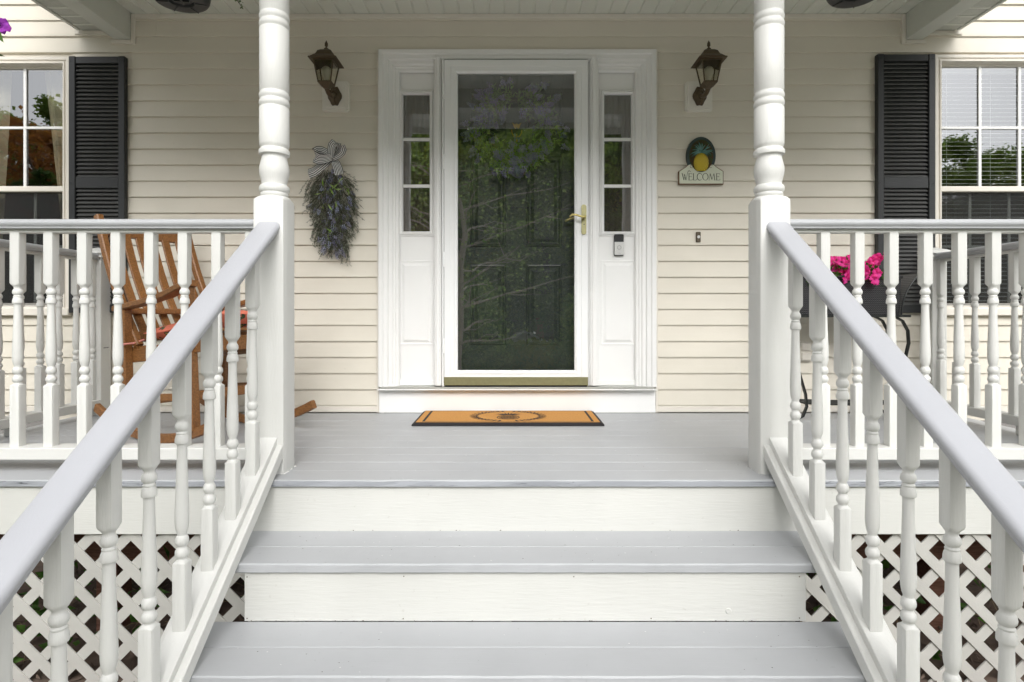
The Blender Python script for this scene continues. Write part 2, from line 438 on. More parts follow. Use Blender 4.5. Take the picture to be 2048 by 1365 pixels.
def copy_tree(o, parent=None):
    c = o.copy(); scene.collection.objects.link(c)
    if parent: c.parent = parent
    for ch in [x for x in bpy.data.objects if x.parent == o]:
        copy_tree(ch, c)
    return c

WY = 3.625                     # face of the house wall
CX = 0.04                      # middle of the stairs

# ------------------------------------------------------------------ ground and setting
def ground_z(x, y):
    z = -0.78
    if y < -3: z -= (-3 - y) * 0.085
    return max(z, -3.6)
b = mb(leafmat('lawn grass', (0.045, 0.075, 0.018, 1), (0.085, 0.12, 0.035, 1), 3))
xs = [-300, -120, -60, -40, -28, -20, -14, -10, -7, -4, -2, 0, 2, 4, 7, 10, 14, 20, 28, 40, 60, 120, 300]
ys = [-300, -160, -90, -60, -45, -36, -30, -24, -18, -12, -8, -5, -3, 0, 2.0, 5, 10, 20, 60, 300]
vs = [(x, y, ground_z(x, y) + 0.12 * noise.noise(Vector((x * .1, y * .1, 0))) * (1 if y < -4 else 0)) for y in ys for x in xs]
nx = len(xs)
b.add(vs, [(j * nx + i, j * nx + i + 1, (j + 1) * nx + i + 1, (j + 1) * nx + i) for j in range(len(ys) - 1) for i in range(nx - 1)])
o = b.build('ground'); tag(o, kind='structure')
b = mb('mulch'); b.box(-4.5, 4.5, 1.9, 3.62, -0.90, -0.765); o = b.build('mulch_bed'); tag(o, kind='structure')
b = mb(plain('concrete path', (0.34, 0.33, 0.31, 1), 0.85, vary=0.15)); b.box(-0.85, 0.95, -3.0, 1.0, -0.84, -0.76, 0.01)
o = b.build('path'); tag(o, kind='structure')
b = mb(plain('pale bounce surface', (0.50, 0.48, 0.44, 1), 0.95, vary=0.2, vscale=30))  # unseen pale sheet, added to bounce light into the porch and onto the shrubs
b.add([(-14, -8.8, ground_z(0, -8.8) + .16), (14, -8.8, ground_z(0, -8.8) + .16), (14, -3, -.765), (-14, -3, -.765), (14, .3, -.765), (-14, .3, -.765)], [(0, 1, 2, 3), (3, 2, 4, 5)])
o = b.build('bounce_sheet'); tag(o, kind='structure')

b = mb('mulch')
for i in range(5200):
    x = rnd.uniform(-2.5, 2.6); y = rnd.uniform(2.18, 3.5)
    a = rnd.uniform(0, PI); L = rnd.uniform(.01, .035); w = rnd.uniform(.004, .01)
    z = -0.762 + rnd.uniform(0, .02)
    dx, dy = math.cos(a), math.sin(a)
    b.add([(x - dx * L, y - dy * L, z), (x + dy * w, y - dx * w, z + .004), (x + dx * L, y + dy * L, z + rnd.uniform(-.004, .02)), (x - dy * w, y + dx * w, z)], [(0, 1, 2), (0, 2, 3)])
o = b.build('mulch_chips'); tag(o, 'dark bark mulch and dry twigs lying under the porch behind the lattice', 'mulch', kind='stuff')
b = mb(plain('dry straw', (0.30, 0.22, 0.12, 1), 0.9))
for i in range(500):
    x = rnd.uniform(-2.5, 2.6); y = rnd.uniform(2.2, 3.0); a = rnd.uniform(0, PI); L = rnd.uniform(.02, .06)
    z = -0.74
    b.tube([(x - L * math.cos(a), y - L * math.sin(a), z), (x, y, z + rnd.uniform(0, .02)), (x + L * math.cos(a), y + L * math.sin(a), z + .005)], .0012, 3)
o = b.build('dry_straw'); tag(o, 'thin pale dry stalks scattered over the mulch under the porch', 'straw', kind='stuff')
b = mb('leaf')
for cx, cy, n_ in [(-1.83, 2.3, 60), (-1.62, 2.35, 45), (-1.45, 2.4, 40), (-1.95, 2.4, 60), (1.5, 2.4, 50), (1.72, 2.3, 30), (1.35, 2.5, 30), (1.95, 2.4, 30), (-1.2, 2.6, 20)]:
    for k in range(int(n_ * .5)):
        p = Vector((cx + rnd.gauss(0, .07), cy + rnd.gauss(0, .04), rnd.uniform(-.74, -.40)))
        b.leaf(p, (rnd.uniform(-1, 1), rnd.uniform(-1, .3), rnd.uniform(-.6, .8)), rnd.uniform(.04, .09), rnd.uniform(.02, .045))
o = b.build('weeds'); tag(o, 'broad green weeds growing up behind the white lattice', 'weeds', kind='stuff')

# ------------------------------------------------------------------ the house
house = empty('house', (0, WY, -0.78))
tag(house, 'cream clapboard house front with white entrance, black shutters and two double hung windows', 'house')
HM = Matrix.Translation((0, -WY, 0.78))
def hpart(bd, name, parent=None, **k):
    o = bd.build(name, parent or house, **k)
    if parent is None: o.location = (0, -WY, 0.78)
    return o

# openings in the wall: x0, x1, z0, z1
DX0, DX1, DZ1 = -0.826, 0.892, 2.25
LW = (-3.615, -2.744, 0.617, 2.212)
RW = (2.622, 3.50, 0.617, 2.225)
opens = [(DX0, DX1, -0.02, DZ1), LW, RW]

def free(zlo, zhi, a=-6.2, c=6.2):
    iv = [(a, c)]
    for (x0, x1, z0, z1) in opens:
        if zhi > z0 + 0.002 and zlo < z1 - 0.002:
            nv = []
            for (s, e) in iv:
                if x1 <= s or x0 >= e: nv.append((s, e)); continue
                if x0 > s: nv.append((s, x0))
                if x1 < e: nv.append((x1, e))
            iv = nv
    return iv
seams = {k: [rnd.uniform(-5.8, 5.8) for _ in range(2)] for k in range(-1, 34)}
seams[21] = [-1.33, 3.9]; seams[22] = [-0.95, 2.45]; seams[17] = [1.29, -2.0]; seams[19] = [1.6, -3.9]
for k in range(-1, 34):
    z0 = 0.0446 + 0.1 * k; z1 = z0 + 0.1
    zc0 = max(z0, 0.004) if k == -1 else z0
    # a course is cut exactly at window heads: test by most of its height
    for (s, e) in free(zc0 + 0.05 if k >= 0 else zc0, z1 - 0.03):
        cuts = sorted([s] + [q for q in seams[k] if s + .3 < q < e - .3] + [e])
        for i in range(len(cuts) - 1):
            xa, xb = cuts[i], cuts[i + 1] + (0.02 if i < len(cuts) - 2 else 0)
            pr = 0.0 if i % 2 == 0 else 0.0012
            y = WY
            zb = zc0; zt = z1 + 0.006
            b = mb('siding')
            prof = [(y + 0.004, zb), (y - 0.0125 - pr, zb), (y - 0.0135 - pr, zb + 0.003), (y - 0.0130 - pr, zb + 0.012), (y - 0.002 - pr, zt), (y + 0.004, zt)]
            n_ = len(prof)
            vs = [(xa, p, q) for p, q in prof] + [(xb, p, q) for p, q in prof]
            b.add(vs, [(j, (j + 1) % n_, n_ + (j + 1) % n_, n_ + j) for j in range(n_)] + [tuple(range(n_))[::-1], tuple(range(n_, 2 * n_))])
            hpart(b, 'siding_board')
# sheathing behind the boards
b = mb('siding')
for (za, zb2) in [(-0.78, 0.15), (0.15, 0.617), (0.617, 2.212), (2.212, 2.225), (2.225, 2.25), (2.25, 3.45)]:
    for (s, e) in free(za, zb2):
        b.box(s, e, WY + 0.0045, WY + 0.12, za, zb2)
hpart(b, 'sheathing')
b = mb(plain('foundation concrete', (0.25, 0.24, 0.23, 1), 0.9, vary=0.2))
b.box(-6.2, 6.2, WY - 0.02, WY + 0.1, -0.90, -0.05); hpart(b, 'foundation')
# dim room behind the glass
b = mb('room')
x0, x1, y0, y1, z0, z1 = -5.5, 5.5, WY + 0.122, WY + 3.6, -0.05, 2.6
b.add([(x0, y0, z0), (x1, y0, z0), (x1, y1, z0), (x0, y1, z0), (x0, y0, z1), (x1, y0, z1), (x1, y1, z1), (x0, y1, z1)],
      [(0, 1, 2, 3), (4, 7, 6, 5), (1, 5, 6, 2), (2, 6, 7, 3), (3, 7, 4, 0)])
hpart(b, 'interior_room')
# main roof eave high above
b = mb('soffit'); b.box(-6.4, 6.4, 3.2, WY + 4, 3.45, 3.55); hpart(b, 'eave_soffit')
b = mb(plain('roof shingles', (0.06, 0.06, 0.065, 1), 0.9, vary=0.3)); b.add([(-6.4, 3.1, 3.55), (6.4, 3.1, 3.55), (6.4, 9, 6.2), (-6.4, 9, 6.2)], [(0, 1, 2, 3)])
b.add([(-6.4, 3.1, 3.52), (6.4, 3.1, 3.52), (6.4, 9, 6.17), (-6.4, 9, 6.17)], [(0, 3, 2, 1)]); hpart(b, 'roof')
# starter strip and channels
b = mb('vinyl_trim')
for (s, e) in [(-6.2, DX0 - .012), (DX1 + .012, 6.2)]:
    b.box(s, e, WY - 0.018, WY + 0.004, 0.004, 0.042, 0.002)
hpart(b, 'starter_strip')

# windows
def make_window(W_, right):
    x0, x1, z0, z1 = W_
    fr = mb('vinyl_trim')
    fr.rprof(x0, x1, z0, z1, [(0, WY + .02), (0, WY - .026), (.004, WY - .030), (.020, WY - .030), (.024, WY - .022), (.030, WY - .022), (.033, WY - .030), (.042, WY - .030), (.045, WY - .020), (.052, WY + .012)], cap=False)
    w = hpart(fr, 'window')
    def wp(bd, name): return bd.build(name, w)
    b = mb('vinyl_trim'); b.box(x0 - .004, x1 + .004, WY - .045, WY + .01, z0 - .012, z0 + .034, .004); wp(b, 'sill')
    gx0, gx1 = (x0 + .066, x1 - .066)
    gt = z1 - .058; zm = 1.40; gb = z0 + .070
    # upper sash
    b = mb('vinyl_trim')
    b.rprof(gx0 - .022, gx1 + .022, zm - .014, gt + .020, [(0, WY + .05), (0, WY + .004), (.018, WY + .004), (.022, WY + .012), (.022, WY + .05)], cap=False)
    wp(b, 'upper_sash')
    b = mb('vinyl_trim')
    b.rprof(gx0 - .022, gx1 + .022, z0 + .036, zm + .014, [(0, WY + .08), (0, WY + .030), (.020, WY + .030), (.030, WY + .040), (.030, WY + .08)], cap=False)
    wp(b, 'lower_sash')
    b = mb('vinyl_trim'); b.box(gx0 - .022, gx1 + .022, WY - .003, WY + .02, zm - .020, zm + .014, .003); wp(b, 'meeting_rail')
    cols = 3; pw = (gx1 - gx0) / cols
    zmid = 1.783
    rows_u = [(zm + .014, zmid), (zmid, gt)]
    zl = (gb + zm) / 2
    rows_l = [(gb, zl), (zl, zm - .02)]
    for i in range(cols):
        for (a, c) in rows_u:
            b = mb('win_glass'); b.add([(gx0 + i * pw, WY + .022, a), (gx0 + (i + 1) * pw, WY + .022, a), (gx0 + (i + 1) * pw, WY + .022, c), (gx0 + i * pw, WY + .022, c)], [(0, 1, 2, 3)]); wp(b, 'pane')
        for (a, c) in rows_l:
            b = mb('win_glass_low'); b.add([(gx0 + i * pw, WY + .052, a), (gx0 + (i + 1) * pw, WY + .052, a), (gx0 + (i + 1) * pw, WY + .052, c), (gx0 + i * pw, WY + .052, c)], [(0, 1, 2, 3)]); wp(b, 'pane')
    for i in range(1, cols):
        b = mb('trim'); b.box(gx0 + i * pw - .009, gx0 + i * pw + .009, WY + .012, WY + .0215, zm + .014, gt, .002); wp(b, 'muntin')
        sh = -0.03 if right else 0.03
        b = mb('trim'); b.box(gx0 + i * pw - .009 + sh, gx0 + i * pw + .009 + sh, WY + .054, WY + .062, gb, zm - .02, .002); wp(b, 'muntin')
    b = mb('trim'); b.box(gx0, gx1, WY + .0115, WY + .0210, zmid - .008, zmid + .008, .002); wp(b, 'muntin')
    b = mb('trim'); b.box(gx0, gx1, WY + .0535, WY + .0625, zl - .008, zl + .008, .002); wp(b, 'muntin')
    b = mb('screen'); b.add([(gx0 - .01, WY + .018, gb - .03), (gx1 + .01, WY + .018, gb - .03), (gx1 + .01, WY + .018, zm - .02), (gx0 - .01, WY + .018, zm - .02)], [(0, 1, 2, 3)]); wp(b, 'insect_screen')
    return gx0, gx1, gb, gt
lg = make_window(LW, False)
rg = make_window(RW, True)

# shutters
def make_shutter(x0, x1, z0, z1):
    st = .040
    b = mb('shutter')
    b.box(x0, x0 + st, WY - .046, WY - .012, z0, z1, .003); b.box(x1 - st, x1, WY - .046, WY - .012, z0, z1, .003)
    b.box(x0 + st, x1 - st, WY - .018, WY - .012, z0, z1)
    s = hpart(b, 'shutter')
    zt, zm1, zm0, zb = z1 - .045, 1.462, 1.392, z0 + .05
    for (a, c) in [(zt, z1 - .001), (zm0, zm1), (z0 + .001, zb)]:
        b = mb('shutter'); b.box(x0 + st, x1 - st, WY - .042, WY - .0182, a, c, .003); b.build('shutter_rail', s)
    b = mb('louver')
    xa, xb = x0 + st + .003, x1 - st - .003
    b.add([(xa, WY - .020, .011), (xb, WY - .020, .011), (xb, WY - .040, -.009), (xa, WY - .040, -.009), (xa, WY - .037, -.013), (xb, WY - .037, -.013), (xb, WY - .0185, -.004), (xa, WY - .0185, -.004)],
          [(0, 1, 2, 3), (3, 2, 5, 4), (4, 5, 6, 7), (0, 3, 4, 7), (1, 6, 5, 2)])
    me = b.mesh('louver')
    for (a, c) in [(zm1 + .010, zt - .008), (zb + .010, zm0 - .008)]:
        n_ = int(round((c - a) / .0252))
        for i in range(n_ + 1):
            inst(me, 'louver', s, (0, 0, a + (c - a) * i / n_))
    b = mb('black', True)
    for sx in (x0 + .012, x1 - .012):
        for zz in (z1 - .03, 1.425, z0 + .03):
            b.tube([(sx, WY - .050, zz), (sx, WY - .044, zz)], .004, 8)
    b.build('shutter_screw', s)
make_shutter(-2.738, -2.392, .622, 2.208)
make_shutter(2.258, 2.614, .622, 2.222)

# entrance surround
JY = WY - .02
b = mb('vinyl_trim')
b.rprof(DX0 - .014, DX1 + .014, 0.004, DZ1 + .012, [(0, WY + .004), (0, JY - .004), (.012, JY - .006), (.014, JY + .004), (.014, WY + .01)], cap=False, u=True)
hpart(b, 'channel_trim')
cy = WY - .045
b = mb('trim')
b.rprof(DX0, DX1, 0.165, DZ1, [(0, WY + .01), (0, cy), (.004, cy - .004), (.026, cy - .004), (.032, cy + .004), (.048, cy + .006), (.056, cy + .006), (.062, cy + .018), (.082, cy + .018), (.090, cy + .026), (.100, cy + .026), (.104, cy + .032), (.118, cy + .034), (.126, cy + .05)], cap=False, u=True)
surround = hpart(b, 'door_surround')
# mullions either side of the door, and head
b = mb('trim', False)
for (xa, xb) in [(-0.482, -0.430), (0.476, 0.536)]:
    for (u0, u1, yy) in [(0, 1, .0), (.12, .88, -.012), (.3, .7, -.02)]:
        b.box(xa + (xb - xa) * u0, xa + (xb - xa) * u1, cy + .008 + yy, WY + .05, .172, DZ1 - .052 - yy * .2, .003)
b.build('mullion', surround)
b = mb('trim'); b.box(-.482, .536, cy - .008, WY + .05, 2.186, 2.208, .004); b.box(-.43, .476, cy + .0, WY + .05, 2.176, 2.188, .003); b.build('head_stop', surround)
b = mb(plain('mill aluminium', (.42, .42, .39, 1), .45, .3)); b.box(DX0 + .016, DX1 - .016, WY - .066, WY + .04, .155, .166, .002); b.build('sill_plate', surround)
b = mb('trim'); b.box(DX0 + .004, DX1 - .004, WY - .070, WY + .03, .146, .1545, .002); b.build('sill_nosing', surround)
b = mb('trim'); b.box(DX0 + .0005, DX1 - .0005, WY - .024, WY + .03, .002, .1455, .001); b.build('kick_board', surround)

def veil(x0, x1, label):  # thin brown sheet added so the sidelight panes show a brownish veil
    b = mb(plain('brown sheer', (.11, .078, .062, 1), .9), True); n_ = 30
    vs = [(x0 + (x1 - x0) * i / n_, WY + .055 + .006 * math.sin(i * 1.1), z) for z in (1.10, 2.02) for i in range(n_ + 1)]
    b.add(vs, [(i, i + 1, n_ + 2 + i, n_ + 1 + i) for i in range(n_)])
    o = b.build('veil_sheet'); tag(o, label, 'curtain', 'brown veil sheets added behind the sidelights')
veil(-.70, -.50, 'dim brown sheer sheet added behind the sidelight left of the door')
veil(.56, .765, 'dim brown sheer sheet added behind the sidelight right of the door')
def make_sidelight(x0, x1, gx0, gx1):
    """flush sidelight door leaf with a three pane light and a raised panel"""
    py = WY + .012
    gz0, gz1 = 1.1325, 1.993
    b = mb('trim')
    # leaf, built as strips round the glass
    b.box(x0, gx0 - .02, py, py + .03, .166, 2.20); b.box(gx1 + .02, x1, py, py + .03, .166, 2.20)
    b.box(gx0 - .02, gx1 + .02, py, py + .03, gz1 + .02, 2.20); b.box(gx0 - .02, gx1 + .02, py, py + .03, .166, gz0 - .02)
    s = hpart(b, 'sidelight')
    b = mb('trim')
    b.rprof(gx0 - .030, gx1 + .030, gz0 - .030, gz1 + .030, [(0, py + .001), (.001, py - .006), (.006, py - .008), (.010, py - .004), (.013, py - .012), (.024, py - .014), (.030, py - .002), (.030, py + .02)], cap=False)
    b.build('glazing_frame', s)
    zz = [gz0, gz0 + .286, gz0 + .579, gz1]
    for i in range(3):
        b = mb('side_glass'); b.add([(gx0, py + .012, zz[i]), (gx1, py + .012, zz[i]), (gx1, py + .012, zz[i + 1]), (gx0, py + .012, zz[i + 1])], [(0, 1, 2, 3)]); b.build('pane', s)
    for z_ in zz[1:3]:
        b = mb('trim'); b.box(gx0, gx1, py + .003, py + .0115, z_ - .010, z_ + .010, .002); b.build('muntin', s)
    b = mb('trim')
    b.rprof(gx0 - .022, gx1 + .022, .420, .950, [(0, py + .0005), (.002, py + .0005 - .004), (.007, py - .004), (.010, py - .0005), (.018, py - .001), (.034, py - .009), (.036, py - .009)], cap=True)
    b.build('raised_panel', s)
    b = mb('trim'); b.box(x0 + .004, x1 - .004, py - .010, py + .0, .167, .200, .002); b.build('bottom_sweep', s)
make_sidelight(-.705, -.482, -.684, -.516)
make_sidelight(.536, .772, .578, .748)

# dark panelled inner door
b = mb('inner_door'); IY = WY + .052
b.box(-.42, .47, IY, IY + .04, .17, 2.20)
inner = hpart(b, 'front_door')
b2_ = mb('trim'); b2_.box(-.43, -.4205, WY - .03, IY + .03, .17, 2.20); b2_.box(.4705, .476, WY - .03, IY + .03, .17, 2.20); b2_.box(-.42, .47, WY - .03, IY - .001, 2.1505, 2.20); b2_.build('door_jamb', inner)
b2_ = mb('brass_dull'); b2_.box(-.42, .47, WY - .025, IY - .001, .150, .178); b2_.build('threshold', inner)
for (xa, xb) in [(-.265, -.04), (.09, .315)]:
    for (za, zb2) in [(.42, .93), (1.04, 1.62), (1.78, 2.02)]:
        b = mb('inner_door')
        b.rprof(xa, xb, za, zb2, [(0, IY - .0005), (.004, IY - .008), (.012, IY - .010), (.020, IY - .002), (.030, IY - .002), (.050, IY - .011)], cap=True)
        b.build('raised_panel', inner)
b = mb('knocker', True)
kx, kz = .030, 1.80
b.tube([(kx + .032 * math.cos(a), IY - .035, kz - .03 + .045 * math.sin(a)) for a in [PI * (1.0 + i / 12) for i in range(13)]], .0035, 8)
b.add([(kx - .03, IY - .03, kz + .02), (kx - .012, IY - .034, kz + .006), (kx, IY - .036, kz + .012), (kx + .012, IY - .034, kz + .006), (kx + .03, IY - .03, kz + .02), (kx + .018, IY - .034, kz - .012), (kx + .008, IY - .036, kz - .024), (kx, IY - .036, kz - .012), (kx - .008, IY - .036, kz - .024), (kx - .018, IY - .034, kz - .012)],
      [(0, 1, 9), (1, 2, 7, 8, 9), (2, 3, 5, 6, 7), (3, 4, 5)])
b.lathe([(.0, -.05), (.006, -.045), (.004, -.03), (.009, -.02), (.004, -.01), (.004, .0)], 10, (kx, IY - .034, kz - .055))
b.build('knocker', inner)
b = mb('brass', True)
b.tube([(.405, IY - .03, 1.19), (.395, IY - .05, 1.16), (.392, IY - .055, 1.08), (.396, IY - .045, 1.01), (.405, IY - .02, .985)], .006, 8)
b.tube([(.41, IY - .02, 1.215), (.38, IY - .05, 1.213), (.355, IY - .052, 1.205), (.332, IY - .048, 1.195)], [.006, .008, .009, .006], 8)
b.build('pull_handle', inner)

# storm door
SY = WY - .065
b = mb('door_white')
prof = [(0, SY + .03), (0, SY), (.002, SY - .002), (.040, SY - .002), (.042, SY + .001), (.060, SY + .001), (.062, SY - .002), (.070, SY - .002), (.080, SY + .004), (.083, SY + .010), (.083, SY + .03)]
b.rprof(-.4165, .4665, .186, 2.176, prof, cap=False)
storm = hpart(b, 'storm_door')
b = mb('storm_glass'); b.add([(-.336, SY + .010, .267), (.386, SY + .010, .267), (.386, SY + .010, 2.095), (-.336, SY + .010, 2.095)], [(0, 1, 2, 3)]); b.build('pane', storm)
b = mb('brass_dull'); b.box(-.4165, .4665, SY - .006, SY + .02, .178, .228, .001); b.build('kick_plate', storm)
b = mb('black'); b.box(-.41, .46, SY + .002, SY + .03, .168, .177); b.build('door_sweep', storm)
b = mb('door_white'); b.box(-.429, -.4185, SY - .004, SY + .02, .170, 2.178, .001); b.build('hinge_strip', storm)
b = mb('black'); b.box(-.4185, -.4168, SY - .0005, SY + .02, .19, 2.176); b.box(-.4165, .4665, SY + .004, SY + .02, 2.1762, 2.180); b.build('gasket', storm)
for zc in (1.98, 1.55, .95, .42):
    b = mb('door_white', True); b.tube([(-.420, SY - .007, zc - .045), (-.420, SY - .007, zc + .045)], .006, 8); b.build('hinge', storm)
b = mb('brass_dull', True)
px, pz = .440, 1.193
pl = [(px + .0155 * math.cos(a), (pz + .078 if math.sin(a) >= 0 else pz - .078) + .014 * math.sin(a)) for a in [2 * PI * i / 20 for i in range(20)]]
n_ = len(pl)
vs = [(x, SY - .003, z) for x, z in pl] + [(x, SY - .011, z) for x, z in pl]
b.add(vs, [(i, (i + 1) % n_, n_ + (i + 1) % n_, n_ + i) for i in range(n_)] + [tuple(range(n_, 2 * n_))])
h = b.build('handle_plate', storm, sharp=30)
b = mb('brass', True)
b.tube([(px, SY - .012, 1.205), (px, SY - .045, 1.205)], .009, 10)
b.tube([(px + .008, SY - .045, 1.208), (px - .005, SY - .048, 1.203), (px - .025, SY - .050, 1.206), (px - .05, SY - .052, 1.215), (px - .075, SY - .052, 1.217), (px - .092, SY - .050, 1.205)], [.006, .007, .006, .0065, .007, .0045], 10)
b.build('lever_handle', storm)
b = mb('black', True); b.tube([(px + .001, SY - .0115, 1.163), (px + .001, SY - .0125, 1.163)], .004, 10); b.build('keyhole', storm)

# ------------------------------------------------------------------ blinds and curtains
gx0, gx1, gb, gt = rg
bl = empty('venetian_blind', ((gx0 + gx1) / 2, WY + .10, gt)); tag(bl, 'white horizontal slat blind hanging inside the right window', 'window blind')
b = mb('blind')
hw = (gx1 - gx0) / 2 - .004
b.add([(-hw, -.011, .001), (hw, -.011, .001), (hw, .0, .0035), (-hw, .0, .0035), (hw, .011, .001), (-hw, .011, .001)], [(0, 1, 2, 3), (3, 2, 4, 5)])
sl = b.mesh('slat')
nz = int((gt - gb) / .0268)
for i in range(nz):
    inst(sl, 'slat', bl, (0, 0, -.02 - i * .0268), (R(20 + rnd.uniform(-1.5, 1.5)), R(rnd.uniform(-.1, .1)), 0))
b = mb('blind')
for sx in (-.28, 0, .28):
    b.tube([(sx, -.013, 0), (sx, -.013, -(gt - gb))], .0012, 4)
b.build('ladder_cord', bl)
b = mb('blind'); b.box(-hw, hw, -.02, .02, -.01, .03, .002); b.build('head_rail', bl)

def curtain(xa, xb, xa2, xb2, label):
    """curtain hanging from rod: top span xa..xb, drawn to xa2..xb2 at the bottom"""
    b = mb('curtain', True); n_ = 28; rows = 10; vs = []
    zt, zb2 = 2.2, .55
    for j in range(rows + 1):
        t = j / rows
        for i in range(n_ + 1):
            u = i / n_
            x = (xa + (xb - xa) * u) * (1 - t) + (xa2 + (xb2 - xa2) * u) * t
            vs.append((x, WY + .16 + .014 * math.sin(u * 26 + .6 * math.sin(t * 3)), zt + (zb2 - zt) * t))
    b.add(vs, [(j * (n_ + 1) + i, j * (n_ + 1) + i + 1, (j + 1) * (n_ + 1) + i + 1, (j + 1) * (n_ + 1) + i) for j in range(rows) for i in range(n_)])
    o = b.build('curtain'); tag(o, label, 'curtain', 'curtains in the left window')
curtain(-3.05, -2.74, -2.88, -2.74, 'beige linen curtain beside the black shutter in left window')
curtain(-3.65, -3.27, -3.65, -3.37, 'beige linen curtain at the outer edge of the left window')

# ------------------------------------------------------------------ porch floor, rim, lattice
PX0, PX1 = -2.62, 2.70
NOSE = 2.138
porch = empty('porch', (CX, 2.9, -.78)); tag(porch, 'grey painted porch deck with white rim board and white lattice skirt', 'porch')
def ppart(bd, name, **k):
    o = bd.build(name, porch, **k); o.location = (-CX, -2.9, .78); return o
nb = 11; bw = (WY - .022 - NOSE) / nb
def crackmat():
    m = paint('cracked grey board edge', (0.34, 0.355, 0.385, 1), 0.5, (1.2, 16, 16), 12, 0.4, 0.035, 0.0)
    n = m.node_tree.nodes; l = m.node_tree.links
    b_ = [x for x in n if x.type == 'BSDF_PRINCIPLED'][0]
    tc = n.new('ShaderNodeTexCoord'); mp = n.new('ShaderNodeMapping'); mp.inputs['Scale'].default_value = (2.2, 8, 60)
    l.new(tc.outputs['Object'], mp.inputs[0])
    nz_ = n.new('ShaderNodeTexNoise'); nz_.inputs['Scale'].default_value = 1.6; nz_.inputs['Detail'].default_value = 5; nz_.inputs['Distortion'].default_value = .5
    l.new(mp.outputs[0], nz_.inputs['Vector'])
    # thin crack lines where the noise crosses its middle
    s1 = n.new('ShaderNodeMath'); s1.operation = 'SUBTRACT'; s1.inputs[1].default_value = .5; l.new(nz_.outputs[0], s1.inputs[0])
    s2 = n.new('ShaderNodeMath'); s2.operation = 'ABSOLUTE'; l.new(s1.outputs[0], s2.inputs[0])
    mr = n.new('ShaderNodeMapRange'); mr.inputs[1].default_value = .004; mr.inputs[2].default_value = .02; mr.inputs[3].default_value = 1; mr.inputs[4].default_value = 0
    l.new(s2.outputs[0], mr.inputs[0])
    big = n.new('ShaderNodeTexNoise'); big.inputs['Scale'].default_value = 2.3; l.new(tc.outputs['Object'], big.inputs['Vector'])
    mk = n.new('ShaderNodeMapRange'); mk.inputs[1].default_value = .48; mk.inputs[2].default_value = .56; l.new(big.outputs[0], mk.inputs[0])
    mu = n.new('ShaderNodeMath'); mu.operation = 'MULTIPLY'; l.new(mr.outputs[0], mu.inputs[0]); l.new(mk.outputs[0], mu.inputs[1])
    old = b_.inputs['Base Color'].links[0].from_socket
    mx = n.new('ShaderNodeMix'); mx.data_type = 'RGBA'; mx.inputs[7].default_value = (.05, .055, .06, 1)
    l.new(mu.outputs[0], mx.inputs[0]); l.new(old, mx.inputs[6]); l.new(mx.outputs[2], b_.inputs['Base Color'])
    return m
M['crack'] = crackmat()
def deck_board(x0, x1, y0, y1, z1, th, front=False, wav=0.0, crack=False):
    """board with eased, slightly uneven front edge; its front face can carry the cracked paint"""
    b = mb('grey_h')
    n_ = 60 if front else 1
    for i in range(n_ + 1):
        pass
    rows = []
    for i in range(n_ + 1):
        x = x0 + (x1 - x0) * i / n_
        w = wav * noise.noise(Vector((x * 9, y0 * 3, 0))) if front else 0
        w2 = wav * .6 * noise.noise(Vector((x * 23, y0 * 3, 5))) if front else 0
        e = .004 if front else .0015
        rows.append([(x, y0 + e + w, z1), (x, y0 + w, z1 - e + w2), (x, y0 + w2, z1 - th + .003), (x, y0 + .003 + w2, z1 - th), (x, y1, z1 - th), (x, y1, z1 - .0015), (x, y1 - .0015, z1)])
    vs = [p for r in rows for p in r]; m_ = 7
    for i in range(n_):
        for k in range(m_):
            k2 = (k + 1) % m_
            b.mat(M['crack'] if (crack and k in (1,)) else M['grey_h'])
            base = len(b.v)
            q = [rows[i][k], rows[i][k2], rows[i + 1][k2], rows[i + 1][k]]
            b.add(q, [(3, 2, 1, 0)])
    b.mat(M['grey_h'])
    b.add(rows[0], [tuple(range(7))]); b.add(rows[-1], [tuple(range(7))[::-1]])
    return b
for i in range(nb):
    y0 = NOSE + i * bw; y1 = y0 + bw - .0015
    dz = rnd.uniform(-.0006, .0006) if i else 0
    ppart(deck_board(PX0, PX1, y0, y1, dz, .026, front=(i == 0), wav=.004, crack=(i == 0)), 'floor_board')
b = mb('white_riser'); b.box(PX0 + .01, PX1 - .01, 2.151, 2.19, -.205, -.0262, .002); ppart(b, 'rim_board')
for xx in (PX0 + .01, PX1 - .05):
    b = mb('white_h'); b.box(xx, xx + .04, 2.1905, WY - .02, -.205, -.0262, .002); ppart(b, 'rim_board')
b = mb('joist')
b.box(PX0 + .06, PX1 - .06, 2.46, 2.50, -.43, -.21); ppart(b, 'joist')
for xx in (-2.2, -1.1, 0, 1.1, 2.2):
    b = mb('joist'); b.box(xx - .02, xx + .02, 2.195, WY - .05, -.20, -.03); ppart(b, 'joist')
for xx in (-1.75, 1.85):
    b = mb('joist'); b.box(xx - .045, xx + .045, 2.505, 2.6, -.80, -.21); ppart(b, 'support_post')

